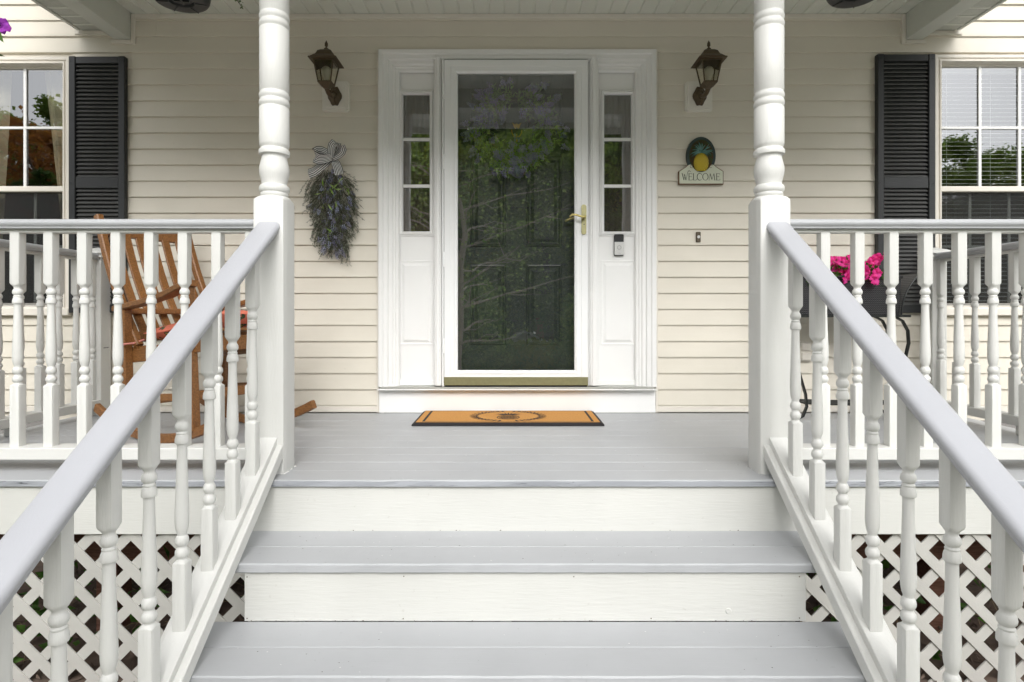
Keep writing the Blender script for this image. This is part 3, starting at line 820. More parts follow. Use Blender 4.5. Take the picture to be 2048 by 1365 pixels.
def clip(poly, x0, x1, z0, z1):
    def cl(p, ins, inter):
        out = []
        for i in range(len(p)):
            a, c = p[i - 1], p[i]
            if ins(c):
                if not ins(a): out.append(inter(a, c))
                out.append(c)
            elif ins(a): out.append(inter(a, c))
        return out
    def ix(v): return lambda a, c: (v, a[1] + (c[1] - a[1]) * (v - a[0]) / (c[0] - a[0]))
    def iz(v): return lambda a, c: (a[0] + (c[0] - a[0]) * (v - a[1]) / (c[1] - a[1]), v)
    for ins, it in [(lambda q: q[0] >= x0, ix(x0)), (lambda q: q[0] <= x1, ix(x1)), (lambda q: q[1] >= z0, iz(z0)), (lambda q: q[1] <= z1, iz(z1))]:
        if not poly: return []
        poly = cl(poly, ins, it)
    return poly
def lattice(x0, x1, z0, z1, off):
    P = .1365; w = .0385; hh = w / math.sqrt(2)
    for sgn, ya, yb in [(1, 2.170, 2.1755), (-1, 2.164, 2.1695)]:
        k0 = int((x0 - 2) / P) - 2; k1 = int((x1 + 2) / P) + 2
        for k in range(k0, k1):
            c = k * P + off   # crossing x at z = 0
            poly = [(c - 1.5 * sgn - hh, -1.5 + 0), (c - 1.5 * sgn + hh, -1.5), (c + .5 * sgn + hh, .5), (c + .5 * sgn - hh, .5)]
            q = clip(poly, x0, x1, z0, z1)
            if len(q) < 3: continue
            b = mb('lattice'); n_ = len(q)
            yj = rnd.uniform(-.0004, .0004)
            b.add([(x, ya + yj, z) for x, z in q] + [(x, yb + yj, z) for x, z in q], [tuple(range(n_)), tuple(range(n_, 2 * n_))[::-1]] + [(i, n_ + i, n_ + (i + 1) % n_, (i + 1) % n_) for i in range(n_)])
            ppart(b, 'lattice_strip', recalc=True)
lattice(PX0 + .02, -.30, -.775, -.2052, .01)
lattice(.36, PX1 - .02, -.775, -.2052, .03)

# ------------------------------------------------------------------ steps
steps = empty('porch_steps', (CX, 1.7, -.78)); tag(steps, 'broad wooden porch steps with grey treads and white risers', 'steps')
def spart(bd, name, **k):
    o = bd.build(name, steps, **k); o.location = (-CX, -1.7, .78); return o
RI, GO = .191, .274
for i in (1, 2, 3):
    y0 = NOSE - i * GO; z = -i * RI
    yb = y0 + .2865
    ym = y0 + .1415
    spart(deck_board(-.965, 1.063, y0, ym - .0015, z, .030, front=True, wav=.0025), 'tread_board')
    spart(deck_board(-.965, 1.063, ym + .0015, yb, z - .0006, .030), 'tread_board')
for i in (2, 3, 4):
    y = NOSE - (i - 1) * GO + .0125; z1 = -(i - 1) * RI - .0305; z0 = -i * RI + .0003 if i < 4 else -.80
    b = mb('white_riser'); b.box(-.866, .951, y, y + .022, z0, z1, .0015); spart(b, 'riser')
b = mb('white_h')
for xx in (-.84, -.02, .91):
    # sawtooth stringers under the treads
    pts = [(2.150, -.222), (2.150, -.62), (1.25, -1.0), (1.045, -.80)]
    pl = [(2.150, -.2222)]
    for i in (1, 2, 3):
        y0 = NOSE - i * GO + .0355
        pl += [(y0, -i * RI - .0312), (y0, -(i + 1) * RI - .0312 if i < 3 else -.80)]
    pl += [(1.5, -.80), (2.150, -.50)]
    n_ = len(pl)
    b.add([(xx - .018, y, z) for y, z in pl] + [(xx + .018, y, z) for y, z in pl], [tuple(range(n_)), tuple(range(n_, 2 * n_))[::-1]] + [(i, n_ + i, n_ + (i + 1) % n_, (i + 1) % n_) for i in range(n_)])
spart(b, 'stringer', recalc=True)
# nail heads and drips on the risers
b = mb(plain('nail head', (.12, .10, .08, 1), .7), True)
for (x, z) in [(-.857, -.238), (-.857, -.372), (-.35, -.236), (-.352, -.373), (.20, -.237), (.93, -.237), (.93, -.371), (.45, -.372)]:
    y = NOSE - GO + .0125
    b.tube([(x, y - .0008, z), (x, y + .001, z)], .0022, 7)
spart(b, 'nail')
b = mb('white_riser', True); b.lathe([(0.0, 0), (.008, 0.0003), (.0095, -.0012), (.0105, -.003)], 14, (0, 0, 0), cap=False)
o = spart(b, 'wood_plug'); o.rotation_euler = (R(90), 0, 0); o.location = (.70 - CX, NOSE - GO + .0105 - 1.7, -.348 + .78)

b = mb(plain('debris', (.07, .055, .04, 1), .9))
for k in range(90):
    i = rnd.choice([0, 0, 1, 1, 2, 2, 0])
    y = rnd.uniform(NOSE + .02, 3.5) if i == 0 else NOSE - i * GO + rnd.uniform(.02, .25)
    x = rnd.uniform(-.85, .93); q = rnd.uniform(.0008, .0020)
    b.ico((x, y, -i * RI + .0008), q, (1.4, 1, .4))
for k in range(26):
    i = rnd.choice([1, 2]); b.ico((rnd.uniform(-.85, .93), NOSE - (i - 1) * GO + .0122, -i * RI + .002), rnd.uniform(.0012, .0026), (1.4, .4, .8))
o = b.build('debris_specks'); tag(o, 'tiny dark crumbs of leaf and dirt scattered over the deck and treads', 'crumbs', kind='stuff')
b = mb(plain('pale fleck', (.75, .75, .72, 1), .9))
for k in range(110):
    i = rnd.choice([0, 0, 0, 1, 2])
    y = rnd.uniform(NOSE + .02, 3.5) if i == 0 else NOSE - i * GO + rnd.uniform(.02, .25)
    b.ico((rnd.uniform(-.85, .93), y, -i * RI + .0006), rnd.uniform(.001, .0022), (1.5, 1, .3))
o = b.build('paint_flecks'); tag(o, 'tiny pale flecks of paint scattered over the grey deck and treads', 'flecks', kind='stuff')

# ------------------------------------------------------------------ posts and railings
def baluster_mesh(lb, lt, turn, hw=.0188):
    P = [(hw, 0, 1), (hw, lb - .004, 1)]
    zb, zt = lb, lb + turn
    r = hw * .98
    def c(f, rr): P.append((r * rr, zb + turn * (1 - f), 0))
    P.append((hw * .985, lb - .001, .55)); P.append((hw * .86, lb + .002, .0))
    low = [(.985, .70), (.975, .72), (.968, .86), (.955, .97), (.94, .99), (.925, .93), (.912, .74), (.905, .66), (.895, .66), (.888, .78), (.872, .95), (.855, .98), (.838, .92), (.825, .76), (.818, .66), (.805, .68), (.79, .80), (.77, .90), (.74, .975), (.70, 1.0), (.62, .97), (.50, .88), (.38, .79), (.28, .73), (.205, .71), (.190, .73), (.181, .78), (.178, .97), (.172, 1.0), (.150, .99), (.135, .92), (.122, .82), (.116, .77), (.112, .82), (.105, .83), (.101, .74), (.094, .70), (.085, .82), (.078, .94), (.062, .99), (.045, .93), (.034, .78), (.028, .70), (.018, .70), (.006, .80)]
    for f, rr in low: c(f, rr)
    P.append((hw * .9, zt + .0, .0)); P.append((hw * .99, zt + .006, .6)); P.append((hw, zt + .011, 1)); P.append((hw, zt + lt, 1))
    b = mb('white_v', True); b.sqlathe(P, 32)
    return b.mesh('baluster', 32)
bal_porch = baluster_mesh(.242, .218, .387)
bal_stair = baluster_mesh(.195, .211, .404)

# turned porch post
def make_post(x, label):
    t = empty('porch_post', (x, 2.278, 0)); tag(t, label, 'porch post', 'turned white porch posts')
    hw = .0605
    b = mb('white_v', True)
    b.sqlathe([(hw, 0, 1), (hw, .5, 1), (hw, 1.052, 1), (hw * .985, 1.060, .72), (hw * .95, 1.066, .35), (.0545, 1.070, 0)], 32)
    b.build('square_base', t, sharp=32)
    b = mb('white_v', True)
    pr = [(.048, 1.070), (.051, 1.074), (.052, 1.082), (.050, 1.087), (.0545, 1.092), (.0565, 1.099), (.0560, 1.108), (.052, 1.115), (.0465, 1.119), (.0462, 1.124), (.050, 1.140), (.0545, 1.158), (.0562, 1.172), (.0550, 1.188), (.0510, 1.205), (.0475, 1.220), (.0468, 1.230), (.0500, 1.2335), (.0570, 1.236), (.0578, 1.244), (.0570, 1.253), (.0530, 1.258), (.0500, 1.2605), (.0502, 1.264), (.0540, 1.269), (.0555, 1.277), (.0558, 1.30)]
    def rings(z):
        return [(.0555, z - .034), (.0520, z - .031), (.0525, z - .028), (.0555, z - .024), (.0570, z - .016), (.0555, z - .006), (.0525, z - .001), (.0525, z + .001), (.0555, z + .006), (.0570, z + .014), (.0555, z + .022), (.0525, z + .027), (.0520, z + .030), (.0550, z + .034)]
    pr += rings(1.452) + rings(1.760) + rings(2.05) + [(.0552, 2.12), (.05, 2.125), (.058, 2.135), (.058, 2.15)]
    b.lathe(pr, 40, (0, 0, 0)); b.build('turned_shaft', t, sharp=50)
    b = mb('white_v', True); b.sqlathe([(.0545, 2.150, 0), (hw, 2.165, .7), (hw, 2.175, 1), (hw, 2.322, 1)], 32); b.build('square_head', t, sharp=32)
    return t
PL, PR = -.933, 1.009
make_post(PL, 'white turned porch post on the left side of the steps')
make_post(PR, 'white turned porch post on the right side of the steps')
make_post(-2.44, 'white turned porch post at the far left corner of the deck')
make_post(2.52, 'white turned porch post at the far right corner of the deck')
# chipped paint and caulk at the feet of posts
b = mb('white_v', True)
for px_ in (PL, PR):
    for k in range(40):
        a = rnd.choice([0, 1, 2, 3]); u = rnd.uniform(-.06, .06)
        p = [(px_ + u, 2.2165), (px_ + .0615, 2.278 + u), (px_ - .0615, 2.278 + u), (px_ + u, 2.2165)][a]
        b.ico((p[0], p[1], .001), rnd.uniform(.001, .0028), (2, 1, 1))
o = b.build('caulk_beads'); tag(o, 'crumbs of white paint and caulk round the feet of the two porch posts', 'paint crumbs', kind='stuff')

RAILP = [(-.030, 0), (.030, 0), (.038, -.003), (.0435, -.009), (.045, -.016), (.0435, -.022), (.039, -.027), (.036, -.030), (.036, -.036), (-.036, -.036), (-.036, -.030), (-.039, -.027), (-.0435, -.022), (-.045, -.016), (-.0435, -.009), (-.038, -.003)]
def rail_run(p0, p1, label, n, first, step, along, group='level porch railings'):
    """level rail: p0->p1 on the floor plane"""
    p0 = Vector(p0); p1 = Vector(p1); dr = (p1 - p0).normalized(); side = Vector((dr.y, -dr.x, 0))
    t = empty('porch_railing', tuple(p0)); tag(t, label, 'railing', group)
    L = (p1 - p0).length
    rot = math.atan2(dr.y, dr.x); t.rotation_euler = (0, 0, rot)
    Ysd = Vector((0, 1, 0))
    b = mb('grey_h', True); b.sweep(RAILP, (0, 0, .981), (L, 0, .981), Ysd); b.build('handrail', t, sharp=50, recalc=True)
    b = mb('white_h'); b.box(0, L, -.019, .019, .930, .9448, .002); b.build('sub_rail', t)
    b = mb('white_h'); b.box(0, L, -.044, .044, .050, .096, .003); b.build('bottom_rail', t)
    for i in range(n):
        inst(bal_porch, 'baluster', t, (first + step * i, 0, .096 - .002), (0, 0, R(rnd.uniform(-1.5, 1.5))))
    for f in ([.5] if L < 1.7 else [.33, .8]):
        b = mb('white_h'); b.box(L * f - .022, L * f + .022, -.022, .022, .001, .0498, .002); b.build('support_block', t)
    return t
Yp = 2.278
rail_run((PL - .0605, Yp, 0), (-2.38, Yp, 0), 'level porch railing in front of the rocking chair', 10, .030, .131, 1)
rail_run((PR + .0605, Yp, 0), (2.46, Yp, 0), 'level porch railing in front of the pink petunias', 11, .020, .1333, 1)
rail_run((-2.53, WY - .10, 0), (-2.53, Yp + .06, 0), 'porch end railing below the left window, running back to the wall', 10, .03, .128, 1, 'porch end railings')
rail_run((2.585, WY - .10, 0), (2.585, Yp + .06, 0), 'porch end railing below the right window, running back to the wall', 10, .03, .128, 1, 'porch end railings')

def newel(x, y, h, z0, label, hw=.045, stamp=False):
    t = empty('newel_post', (x, y, z0)); tag(t, label, 'newel post', 'square newel posts with moulded caps')
    b = mb('white_v'); b.box(-hw, hw, -hw, hw, 0, h, .003); b.build('shaft', t)
    b = mb('white_v')
    for (e, a, c) in [(.006, h - .012, h), (.018, h + .0, h + .012), (.012, h + .012, h + .024), (.026, h + .024, h + .040)]:
        b.box(-hw - e, hw + e, -hw - e, hw + e, a, c, .003)
    b.sqlathe([(hw + .022, h + .040, 1), (hw + .0, h + .052, 1), (.002, h + .066, 1)], 16)
    b.build('cap', t)
    if stamp:
        b = mb('black')
        for i in range(9):
            xx = -.02 + i * .0052
            b.box(hw - .03 + i * .0 + .0302, hw + .0306, -.02 + i * .005, -.0175 + i * .005, .405 + (i % 3) * .001, .412 - (i % 2) * .001)
        # small stencilled mark, on the inner face
        for v in b.v: pass
        o = b.build('stencil_mark', t); o.location = (-.0302 + .0004, 0, 0)
    return t
newel(-2.53, WY - .075, .955, 0, 'white capped newel post against the wall behind the rocking chair', stamp=True)
newel(2.585, WY - .075, .955, 0, 'white capped newel post against the wall behind the plant stand')
newel(-.932, .79, .95, -.78, 'white capped newel post at the foot of the left stair rail', .05)
newel(1.018, .79, .95, -.78, 'white capped newel post at the foot of the right stair rail', .05)

SL = RI / GO
def stair_rail(x, sgn, label):
    t = empty('stair_railing', (x, 2.2175, 0)); tag(t, label, 'stair railing', 'sloping stair railings')
    y1 = .842; dy = y1 - 2.2175
    up = Vector((0, SL, 0)).normalized()
    n = Vector((0, 0, 1))
    k = 1.22  # vertical thickness of a sloping board
    b = mb('grey_y', True)
    prof = [(a * 1.0, c * k) for a, c in RAILP]
    b.sweep(prof, (0, 0, .966), (0, dy, .966 + SL * dy)); b.build('handrail', t, sharp=50, recalc=True)
    # lower rail: wide board with a narrower fillet on top
    b = mb('white_y')
    zt = .0557 + .057
    b.sweep([(-.056, -.050), (.056, -.050), (.056, -.003), (.053, 0), (-.053, 0), (-.056, -.003)], (0, 0, zt), (0, dy, zt + SL * dy)); b.build('bottom_rail', t, recalc=True)
    b = mb('white_y')
    b.sweep([(-.034, 0.0003), (.034, .0003), (.034, .026), (.032, .028), (-.032, .028), (-.034, .026)], (0, -.0005, zt), (0, dy, zt + SL * dy)); b.build('fillet', t, recalc=True)
    for i in range(8):
        y = 2.083 - .1483 * i
        yl = y - 2.2175
        z = zt + .020 + SL * yl
        o = inst(bal_stair, 'baluster', t, (0, yl, .63 - SL * (2.083 - y) - .195 - .404), (0, 0, R(rnd.uniform(-1.5, 1.5))))
    return t
stair_rail(-.932, -1, 'sloping stair handrail on the left side of the steps with white turned balusters')
stair_rail(1.018, 1, 'sloping stair handrail on the right side of the steps with white turned balusters')

# ------------------------------------------------------------------ porch roof
roof = empty('porch_roof', (CX, 2.9, 2.32)); tag(roof, 'pale porch ceiling with wrapped beams and perforated soffits', 'porch roof')
def rpart(bd, name, **k):
    o = bd.build(name, roof, **k); o.location = (-CX, -2.9, -2.32); return o
BZ, CZ = 2.322, 2.482
BI, BO = 2.41, 2.515
for s in (-1, 1):
    xa, xb = CX + s * BI, CX + s * BO
    b = mb('beam'); b.box(xa, xb, 2.22, WY - .0035, BZ, CZ + .02, .003); rpart(b, 'side_beam')
b = mb('beam'); b.box(CX - BI, CX + BI, 2.22, 2.34, BZ + .001, CZ + .02, .003); rpart(b, 'front_beam')
# ceiling planks
x = CX - BI; pw = .0935
b = mb('soffit')
n_ = int(2 * BI / pw) + 1; pw = 2 * BI / n_
prof = [(0, .006), (.008, .006), (.012, 0), (pw - .003, 0), (pw, .003), (pw, .012), (0, .012)]
b.sweep(prof, (0, 2.341, 0), (0, WY - .002, 0)); me = b.mesh('ceiling_plank')
for i in range(n_):
    inst(me, 'ceiling_plank', roof, (CX - BI + i * pw - CX, -2.9, CZ - 2.32))
# channel trim on the wall round beams and ceiling
b = mb('vinyl_trim')
jy0, jy1 = WY - .022, WY - .002
b.box(CX - BI + .026, CX + BI - .026, jy0, jy1, CZ - .028, CZ - .0005, .003)
for s in (-1, 1):
    xa = CX + s * BI; xb = CX + s * BO
    b.box(xa - s * .0005, xa - s * .026, jy0, jy1, BZ - .026, CZ - .0005, .003)
    b.box(xa + s * .0, xb + s * .02, jy0, jy1, BZ - .026, BZ - .0005, .003)
    b.box(xb + s * .0205, CX + s * 2.76, jy0, jy1, 2.352, 2.378, .003)
rpart(b, 'channel_trim')
# side soffits: perforated panels with ribs
def perf():
    m = paint('perforated soffit', (0.58, 0.60, 0.55, 1), 0.5, (1, 1, 1), 20, .05, .02)
    n = m.node_tree.nodes; l = m.node_tree.links
    b_ = [x for x in n if x.type == 'BSDF_PRINCIPLED'][0]
    tc = n.new('ShaderNodeTexCoord'); vm = n.new('ShaderNodeVectorMath'); vm.operation = 'SCALE'; vm.inputs['Scale'].default_value = 1 / .0075
    l.new(tc.outputs['Object'], vm.inputs[0])
    fr = n.new('ShaderNodeVectorMath'); fr.operation = 'FRACTION'; l.new(vm.outputs[0], fr.inputs[0])
    sb = n.new('ShaderNodeVectorMath'); sb.operation = 'SUBTRACT'; sb.inputs[1].default_value = (.5, .5, 0); l.new(fr.outputs[0], sb.inputs[0])
    ml = n.new('ShaderNodeVectorMath'); ml.operation = 'MULTIPLY'; ml.inputs[1].default_value = (1, 1, 0); l.new(sb.outputs[0], ml.inputs[0])
    ln = n.new('ShaderNodeVectorMath'); ln.operation = 'LENGTH'; l.new(ml.outputs[0], ln.inputs[0])
    lt = n.new('ShaderNodeMath'); lt.operation = 'LESS_THAN'; lt.inputs[1].default_value = .22; l.new(ln.outputs['Value'], lt.inputs[0])
    old = b_.inputs['Base Color'].links[0].from_socket
    mx = n.new('ShaderNodeMix'); mx.data_type = 'RGBA'; mx.inputs[7].default_value = (.12, .12, .11, 1)
    l.new(lt.outputs[0], mx.inputs[0]); l.new(old, mx.inputs[6]); l.new(mx.outputs[2], b_.inputs['Base Color'])
    return m
M['perf'] = perf()
for s in (-1, 1):
    xb = CX + s * BO; xo = CX + s * 2.715
    y = WY - .003; k = 0
    while y > 1.75:
        b = mb('perf'); b.box(min(xb, xo) + .001, max(xb, xo) - .001, y - .082, y, 2.380, 2.386)
        b.mat(M['soffit']); b.box(min(xb, xo) + .001, max(xb, xo) - .001, y - .096, y - .0822, 2.376, 2.384, .002)
        rpart(b, 'soffit_panel'); y -= .0965
    b = mb('beam'); b.box(xo, xo + s * .022, 1.70, WY - .03, 2.372, 2.56, .002); b.box(xo + s * .0225, xo + s * .032, 1.70, WY - .06, 2.40, 2.565, .002); rpart(b, 'fascia')
b = mb('perf'); b.box(CX - BO, CX + BO, 1.80, 2.2195, 2.380, 2.386); rpart(b, 'front_soffit')
b = mb('beam'); b.box(CX - 2.72, CX + 2.72, 1.775, 1.7995, 2.33, 2.56, .003); rpart(b, 'fascia')
b = mb(plain('porch roof shingles', (0.07, 0.07, 0.075, 1), 0.9, vary=0.3))
xa, xb = CX - 2.75, CX + 2.75
b.add([(xa, 1.74, 2.56), (xb, 1.74, 2.56), (xb, WY + .0, 3.25), (xa, WY, 3.25), (xa, 1.74, 2.53), (xb, 1.74, 2.53), (xb, WY, 3.2), (xa, WY, 3.2)],
      [(0, 1, 2, 3), (4, 7, 6, 5), (0, 4, 5, 1), (1, 5, 6, 2), (2, 6, 7, 3), (3, 7, 4, 0)])
rpart(b, 'shingle_slope')
b = mb('siding')
for s in (-1, 1):
    xx = CX + s * 2.70
    b.add([(xx, 1.82, 2.50), (xx, WY - .02, 2.50), (xx, WY - .02, 3.19), (xx, 1.82, 2.56)], [(0, 1, 2, 3)])
rpart(b, 'gable_side')

# ------------------------------------------------------------------ lanterns
def make_lantern(x, s, label):
    """s=+1: block to the right side mirrored"""
    t = empty('wall_lantern', (x, WY, 1.965)); tag(t, label, 'wall lantern', 'bronze wall lanterns beside the door')
    b = mb(plain('cream mount block', (.76, .735, .67, 1), .5))
    def octo(hw_, hh_, c, y0, y1):
        pl = [(-hw_ + c, -hh_), (hw_ - c, -hh_), (hw_, -hh_ + c), (hw_, hh_ - c), (hw_ - c, hh_), (-hw_ + c, hh_), (-hw_, hh_ - c), (-hw_, -hh_ + c)]
        vs = [(a, y0, c2) for a, c2 in pl] + [(a * .97, y1, c2 * .98) for a, c2 in pl]
        b.add(vs, [(i, (i + 1) % 8, 8 + (i + 1) % 8, 8 + i) for i in range(8)] + [tuple(range(8, 16))])
    octo(.086, .096, .012, -.002, -.026); octo(.074, .084, .010, -.026, -.033); b.box(-.058, .058, -.037, -.033, -.068, .068, .001)
    b.build('mount_block', t, recalc=True)
    b = mb('bronze', True)
    pl = [(.040 * math.cos(a) * (1 + .10 * math.cos(4 * a)), .060 * math.sin(a) * (1 + .08 * math.cos(6 * a)) - .004) for a in [2 * PI * i / 28 for i in range(28)]]
    n_ = 28
    for (k0, y0, k1, y1) in [(1, -.037, 1, -.043), (1, -.043, .7, -.050), (.7, -.050, .45, -.062)]:
        b.add([(a * k0, y0, c * k0) for a, c in pl] + [(a * k1, y1, c * k1) for a, c in pl], [(i, (i + 1) % n_, n_ + (i + 1) % n_, n_ + i) for i in range(n_)])
    b.add([(a * .45, -.062, c * .45) for a, c in pl], [tuple(range(n_))])
    b.build('back_plate', t, recalc=True, sharp=30)
    LY = -.205; off = .0
    b = mb('bronze', True)
    b.tube([(0, -.055, .0), (0, -.09, -.022), (0, -.13, -.035), (0, -.17, -.030), (0, -.195, -.015), (0, LY, .0)], [.013, .013, .014, .014, .015, .020], 12)
    b.tube([(0, -.10, -.030), (.0, -.085, -.052), (.0, -.070, -.062), (0, -.060, -.050)], [.008, .007, .006, .005], 8)
    b.build('arm', t)
    b = mb('bronze', False)
    def fr(z0, h0, z1, h1):
        b.add([(-h0, LY - h0, z0), (h0, LY - h0, z0), (h0, LY + h0, z0), (-h0, LY + h0, z0), (-h1, LY - h1, z1), (h1, LY - h1, z1), (h1, LY + h1, z1), (-h1, LY + h1, z1)],
              [(0, 3, 2, 1), (4, 5, 6, 7), (0, 1, 5, 4), (1, 2, 6, 5), (2, 3, 7, 6), (3, 0, 4, 7)])
    fr(-.022, .012, -.004, .030); fr(-.004, .030, .004, .038); fr(.004, .040, .012, .040)
    b.build('base_cup', t)
    z0, z1, h0, h1 = .012, .128, .037, .057
    b = mb('bronze')
    for sx in (-1, 1):
        for sy in (-1, 1):
            b.bar([(sx * h0, LY + sy * h0, z0), (sx * h1, LY + sy * h1, z1)], .007, .007, (1, 0, 0))
    fr(z1 - .004, h1 + .003, z1 + .004, h1 + .003)
    b.build('cage', t)
    for k in range(4):
        g = mb('lantern_glass')
        q0, q1 = h0 - .001, h1 - .001
        c4 = [((-q0, -q0), (q0, -q0), (q1, -q1), (-q1, -q1)), ((q0, -q0), (q0, q0), (q1, q1), (q1, -q1)), ((q0, q0), (-q0, q0), (-q1, q1), (q1, q1)), ((-q0, q0), (-q0, -q0), (-q1, -q1), (-q1, q1))][k]
        zz = (z0, z0, z1 - .004, z1 - .004)
        g.add([(c4[i][0], LY + c4[i][1], zz[i]) for i in range(4)], [(0, 1, 2, 3)])
        g.build('pane', t)
    b = mb('bronze', False)
    fr(z1 + .004, .082, z1 + .010, .080); fr(z1 + .010, .076, z1 + .034, .054); fr(z1 + .034, .050, z1 + .040, .050)
    fr(z1 + .040, .048, z1 + .060, .040); fr(z1 + .060, .040, z1 + .072, .026); fr(z1 + .072, .020, z1 + .078, .014)
    b.build('roof', t)
    b = mb('bronze', True)
    b.lathe([(.006, .204), (.013, .208), (.014, .213), (.006, .220), (.005, .226), (.010, .231), (.009, .246), (.004, .256), (.0015, .262)], 12, (0, LY, 0)); b.build('finial', t)
    b = mb('bulb', True)
    b.lathe([(.012, .014), (.013, .034), (.020, .048), (.028, .068), (.029, .082), (.024, .098), (.012, .108), (.002, .111)], 16, (0, LY, 0)); b.build('bulb', t)
    return t
make_lantern(-1.095, -1, 'dark bronze lantern on the wall above the lavender swag')
make_lantern(1.160, 1, 'dark bronze lantern on the wall above the pineapple welcome sign')

# ------------------------------------------------------------------ welcome sign
sign = empty('welcome_sign', (1.172, WY - .013, 1.54)); tag(sign, 'small plaque with painted pineapple reading WELCOME on the siding', 'sign')
m_oval = plain('dark teal rim', (.022, .042, .038, 1), .5, vary=.3, vscale=60)
m_face = leafmat('mottled green plaque', (.10, .045, .015, 1), (.06, .085, .02, 1), 60)
m_pine = plain('pineapple yellow', (.72, .55, .03, 1), .45, vary=.12, vscale=90)
m_line = plain('pineapple outline', (.12, .07, .01, 1), .6)
m_teal = plain('pineapple crown teal', (.05, .17, .135, 1), .4, vary=.3, vscale=200)
m_tealhi = plain('pineapple crown pale', (.22, .36, .32, 1), .5)
m_cream = plain('sign cream', (.60, .62, .50, 1), .6, vary=.06, vscale=80)
m_edge = plain('worn brown edge', (.16, .085, .045, 1), .7, vary=.5, vscale=120)
m_ink = plain('dark letter paint', (.035, .040, .025, 1), .7)
def oval(b, cx, cz, rx, rz, y0, y1, n_=40, dome=0.0):
    vs = [(cx + rx * math.cos(2 * PI * i / n_), y0, cz + rz * math.sin(2 * PI * i / n_)) for i in range(n_)] + [(cx + rx * math.cos(2 * PI * i / n_), y1, cz + rz * math.sin(2 * PI * i / n_)) for i in range(n_)]
    b.add(vs, [(i, (i + 1) % n_, n_ + (i + 1) % n_, n_ + i) for i in range(n_)] + [tuple(range(n_, 2 * n_))])
b = mb(m_oval); oval(b, 0, .055, .0905, .118, 0, -.018); b.build('oval_rim', sign, recalc=True)
b = mb(m_face); oval(b, 0, .055, .074, .100, -.018, -.020); b.build('oval_face', sign, recalc=True)
# pineapple body
b = mb(m_pine, True); rows, cols = 12, 20; vs = []
for j in range(rows + 1):
    t_ = j / rows; z = -.040 + .108 * t_
    w = .0465 * (math.sin(PI * min(1, max(0, (t_ * .86 + .09)))) ** .42)
    for i in range(cols + 1):
        a = -PI / 2 + PI * i / cols
        vs.append((w * math.sin(a), -.020 - .020 * math.cos(a) * (.55 + .45 * math.sin(PI * t_)), z))
b.add(vs, [(j * (cols + 1) + i, j * (cols + 1) + i + 1, (j + 1) * (cols + 1) + i + 1, (j + 1) * (cols + 1) + i) for j in range(rows) for i in range(cols)])
b.build('pineapple_body', sign, recalc=True)
b = mb(m_line)
def pbody(u, t_):
    w = .0465 * (math.sin(PI * min(1, max(0, (t_ * .86 + .09)))) ** .42); a = u * PI / 2
    return (w * math.sin(a), -.0212 - .020 * math.cos(a) * (.55 + .45 * math.sin(PI * t_)), -.040 + .108 * t_)
for sg in (-1, 1):
    for k in range(-5, 6):
        pts = []
        for q in range(15):
            t_ = .02 + .96 * q / 14; u = k * .34 + sg * (t_ - .5) * 1.9
            if abs(u) < .98: pts.append(pbody(u, t_))
        if len(pts) > 1: b.tube(pts, .0011, 4)
b.build('pineapple_grid', sign)
b = mb(m_teal); b2 = mb(m_tealhi)
for k in range(27):
    a = R(-118 + 236 * (k % 14) / 13) + rnd.uniform(-.08, .08); L = (.082 if abs(a) < 1 else .062) * rnd.uniform(.8, 1.05)
    base = Vector((rnd.uniform(-.016, .016), -.024, .066)); pts = []
    for q in range(6):
        t_ = q / 5
        pts.append(base + Vector((math.sin(a) * L * t_, -.010 * math.sin(PI * t_), math.cos(a * (1 if abs(a) < 1 else .75)) * L * t_ - .028 * abs(math.sin(a)) * t_ * t_ + .006)))
    b.tube(pts, [.0040, .0045, .0040, .0032, .002, .0006], 5)
    b2.tube([p + Vector((.0008, -.0042, .001)) for p in pts[1:5]], [.0008, .0010, .0009, .0005], 3)
b.build('pineapple_crown', sign, recalc=True); b2.build('crown_highlights', sign)
def board(b, e, y0, y1):
    pl = [(-.139 + e, -.121 + e), (.139 - e, -.121 + e), (.139 - e, -.040 - e * .6)]
    pl += [(.100 - e * .5, -.015 - e), (.075, .004 - e), (.040, .006 - e), (-.040, .006 - e), (-.075, .004 - e), (-.100 + e * .5, -.015 - e), (-.139 + e, -.040 - e * .6)]
    n_ = len(pl)
    b.add([(x_, y0, z_) for x_, z_ in pl] + [(x_, y1, z_) for x_, z_ in pl], [(i, (i + 1) % n_, n_ + (i + 1) % n_, n_ + i) for i in range(n_)] + [tuple(range(n_, 2 * n_))])
b = mb(m_edge); board(b, 0, 0, -.0165); b.build('board_edge', sign, recalc=True)
b = mb(m_cream); board(b, .0045, -.016, -.0195); b.build('board', sign, recalc=True)
b = mb(m_edge)
for s in (-1, 1):
    b.tube([(s * (.060 + r_ * math.cos(a)), -.0205, -.014 + r_ * math.sin(a)) for a, r_ in [(-2.8 + 5.2 * i / 16 if s < 0 else PI + 2.8 - 5.2 * i / 16, .004 + .0085 * i / 16) for i in range(17)]], .0015, 5)
b.build('scroll', sign)
def stroke(b, pts, w):
    for i in range(len(pts) - 1):
        a = Vector((pts[i][0], 0, pts[i][1])); c = Vector((pts[i + 1][0], 0, pts[i + 1][1]))
        d_ = (c - a).normalized(); s_ = Vector((-d_.z, 0, d_.x))
        wa = w[i] if isinstance(w, list) else w; wb = w[i + 1] if isinstance(w, list) else w
        vs = [a - s_ * wa, a + s_ * wa, c + s_ * wb, c - s_ * wb]
        b.add([(v.x, -.0203, v.z) for v in vs], [(0, 1, 2, 3)])
H = .041
def arc(cx, cz, rx, rz, a0, a1, n_=14): return [(cx + rx * math.cos(R(a0 + (a1 - a0) * i / n_)), cz + rz * math.sin(R(a0 + (a1 - a0) * i / n_))) for i in range(n_ + 1)]
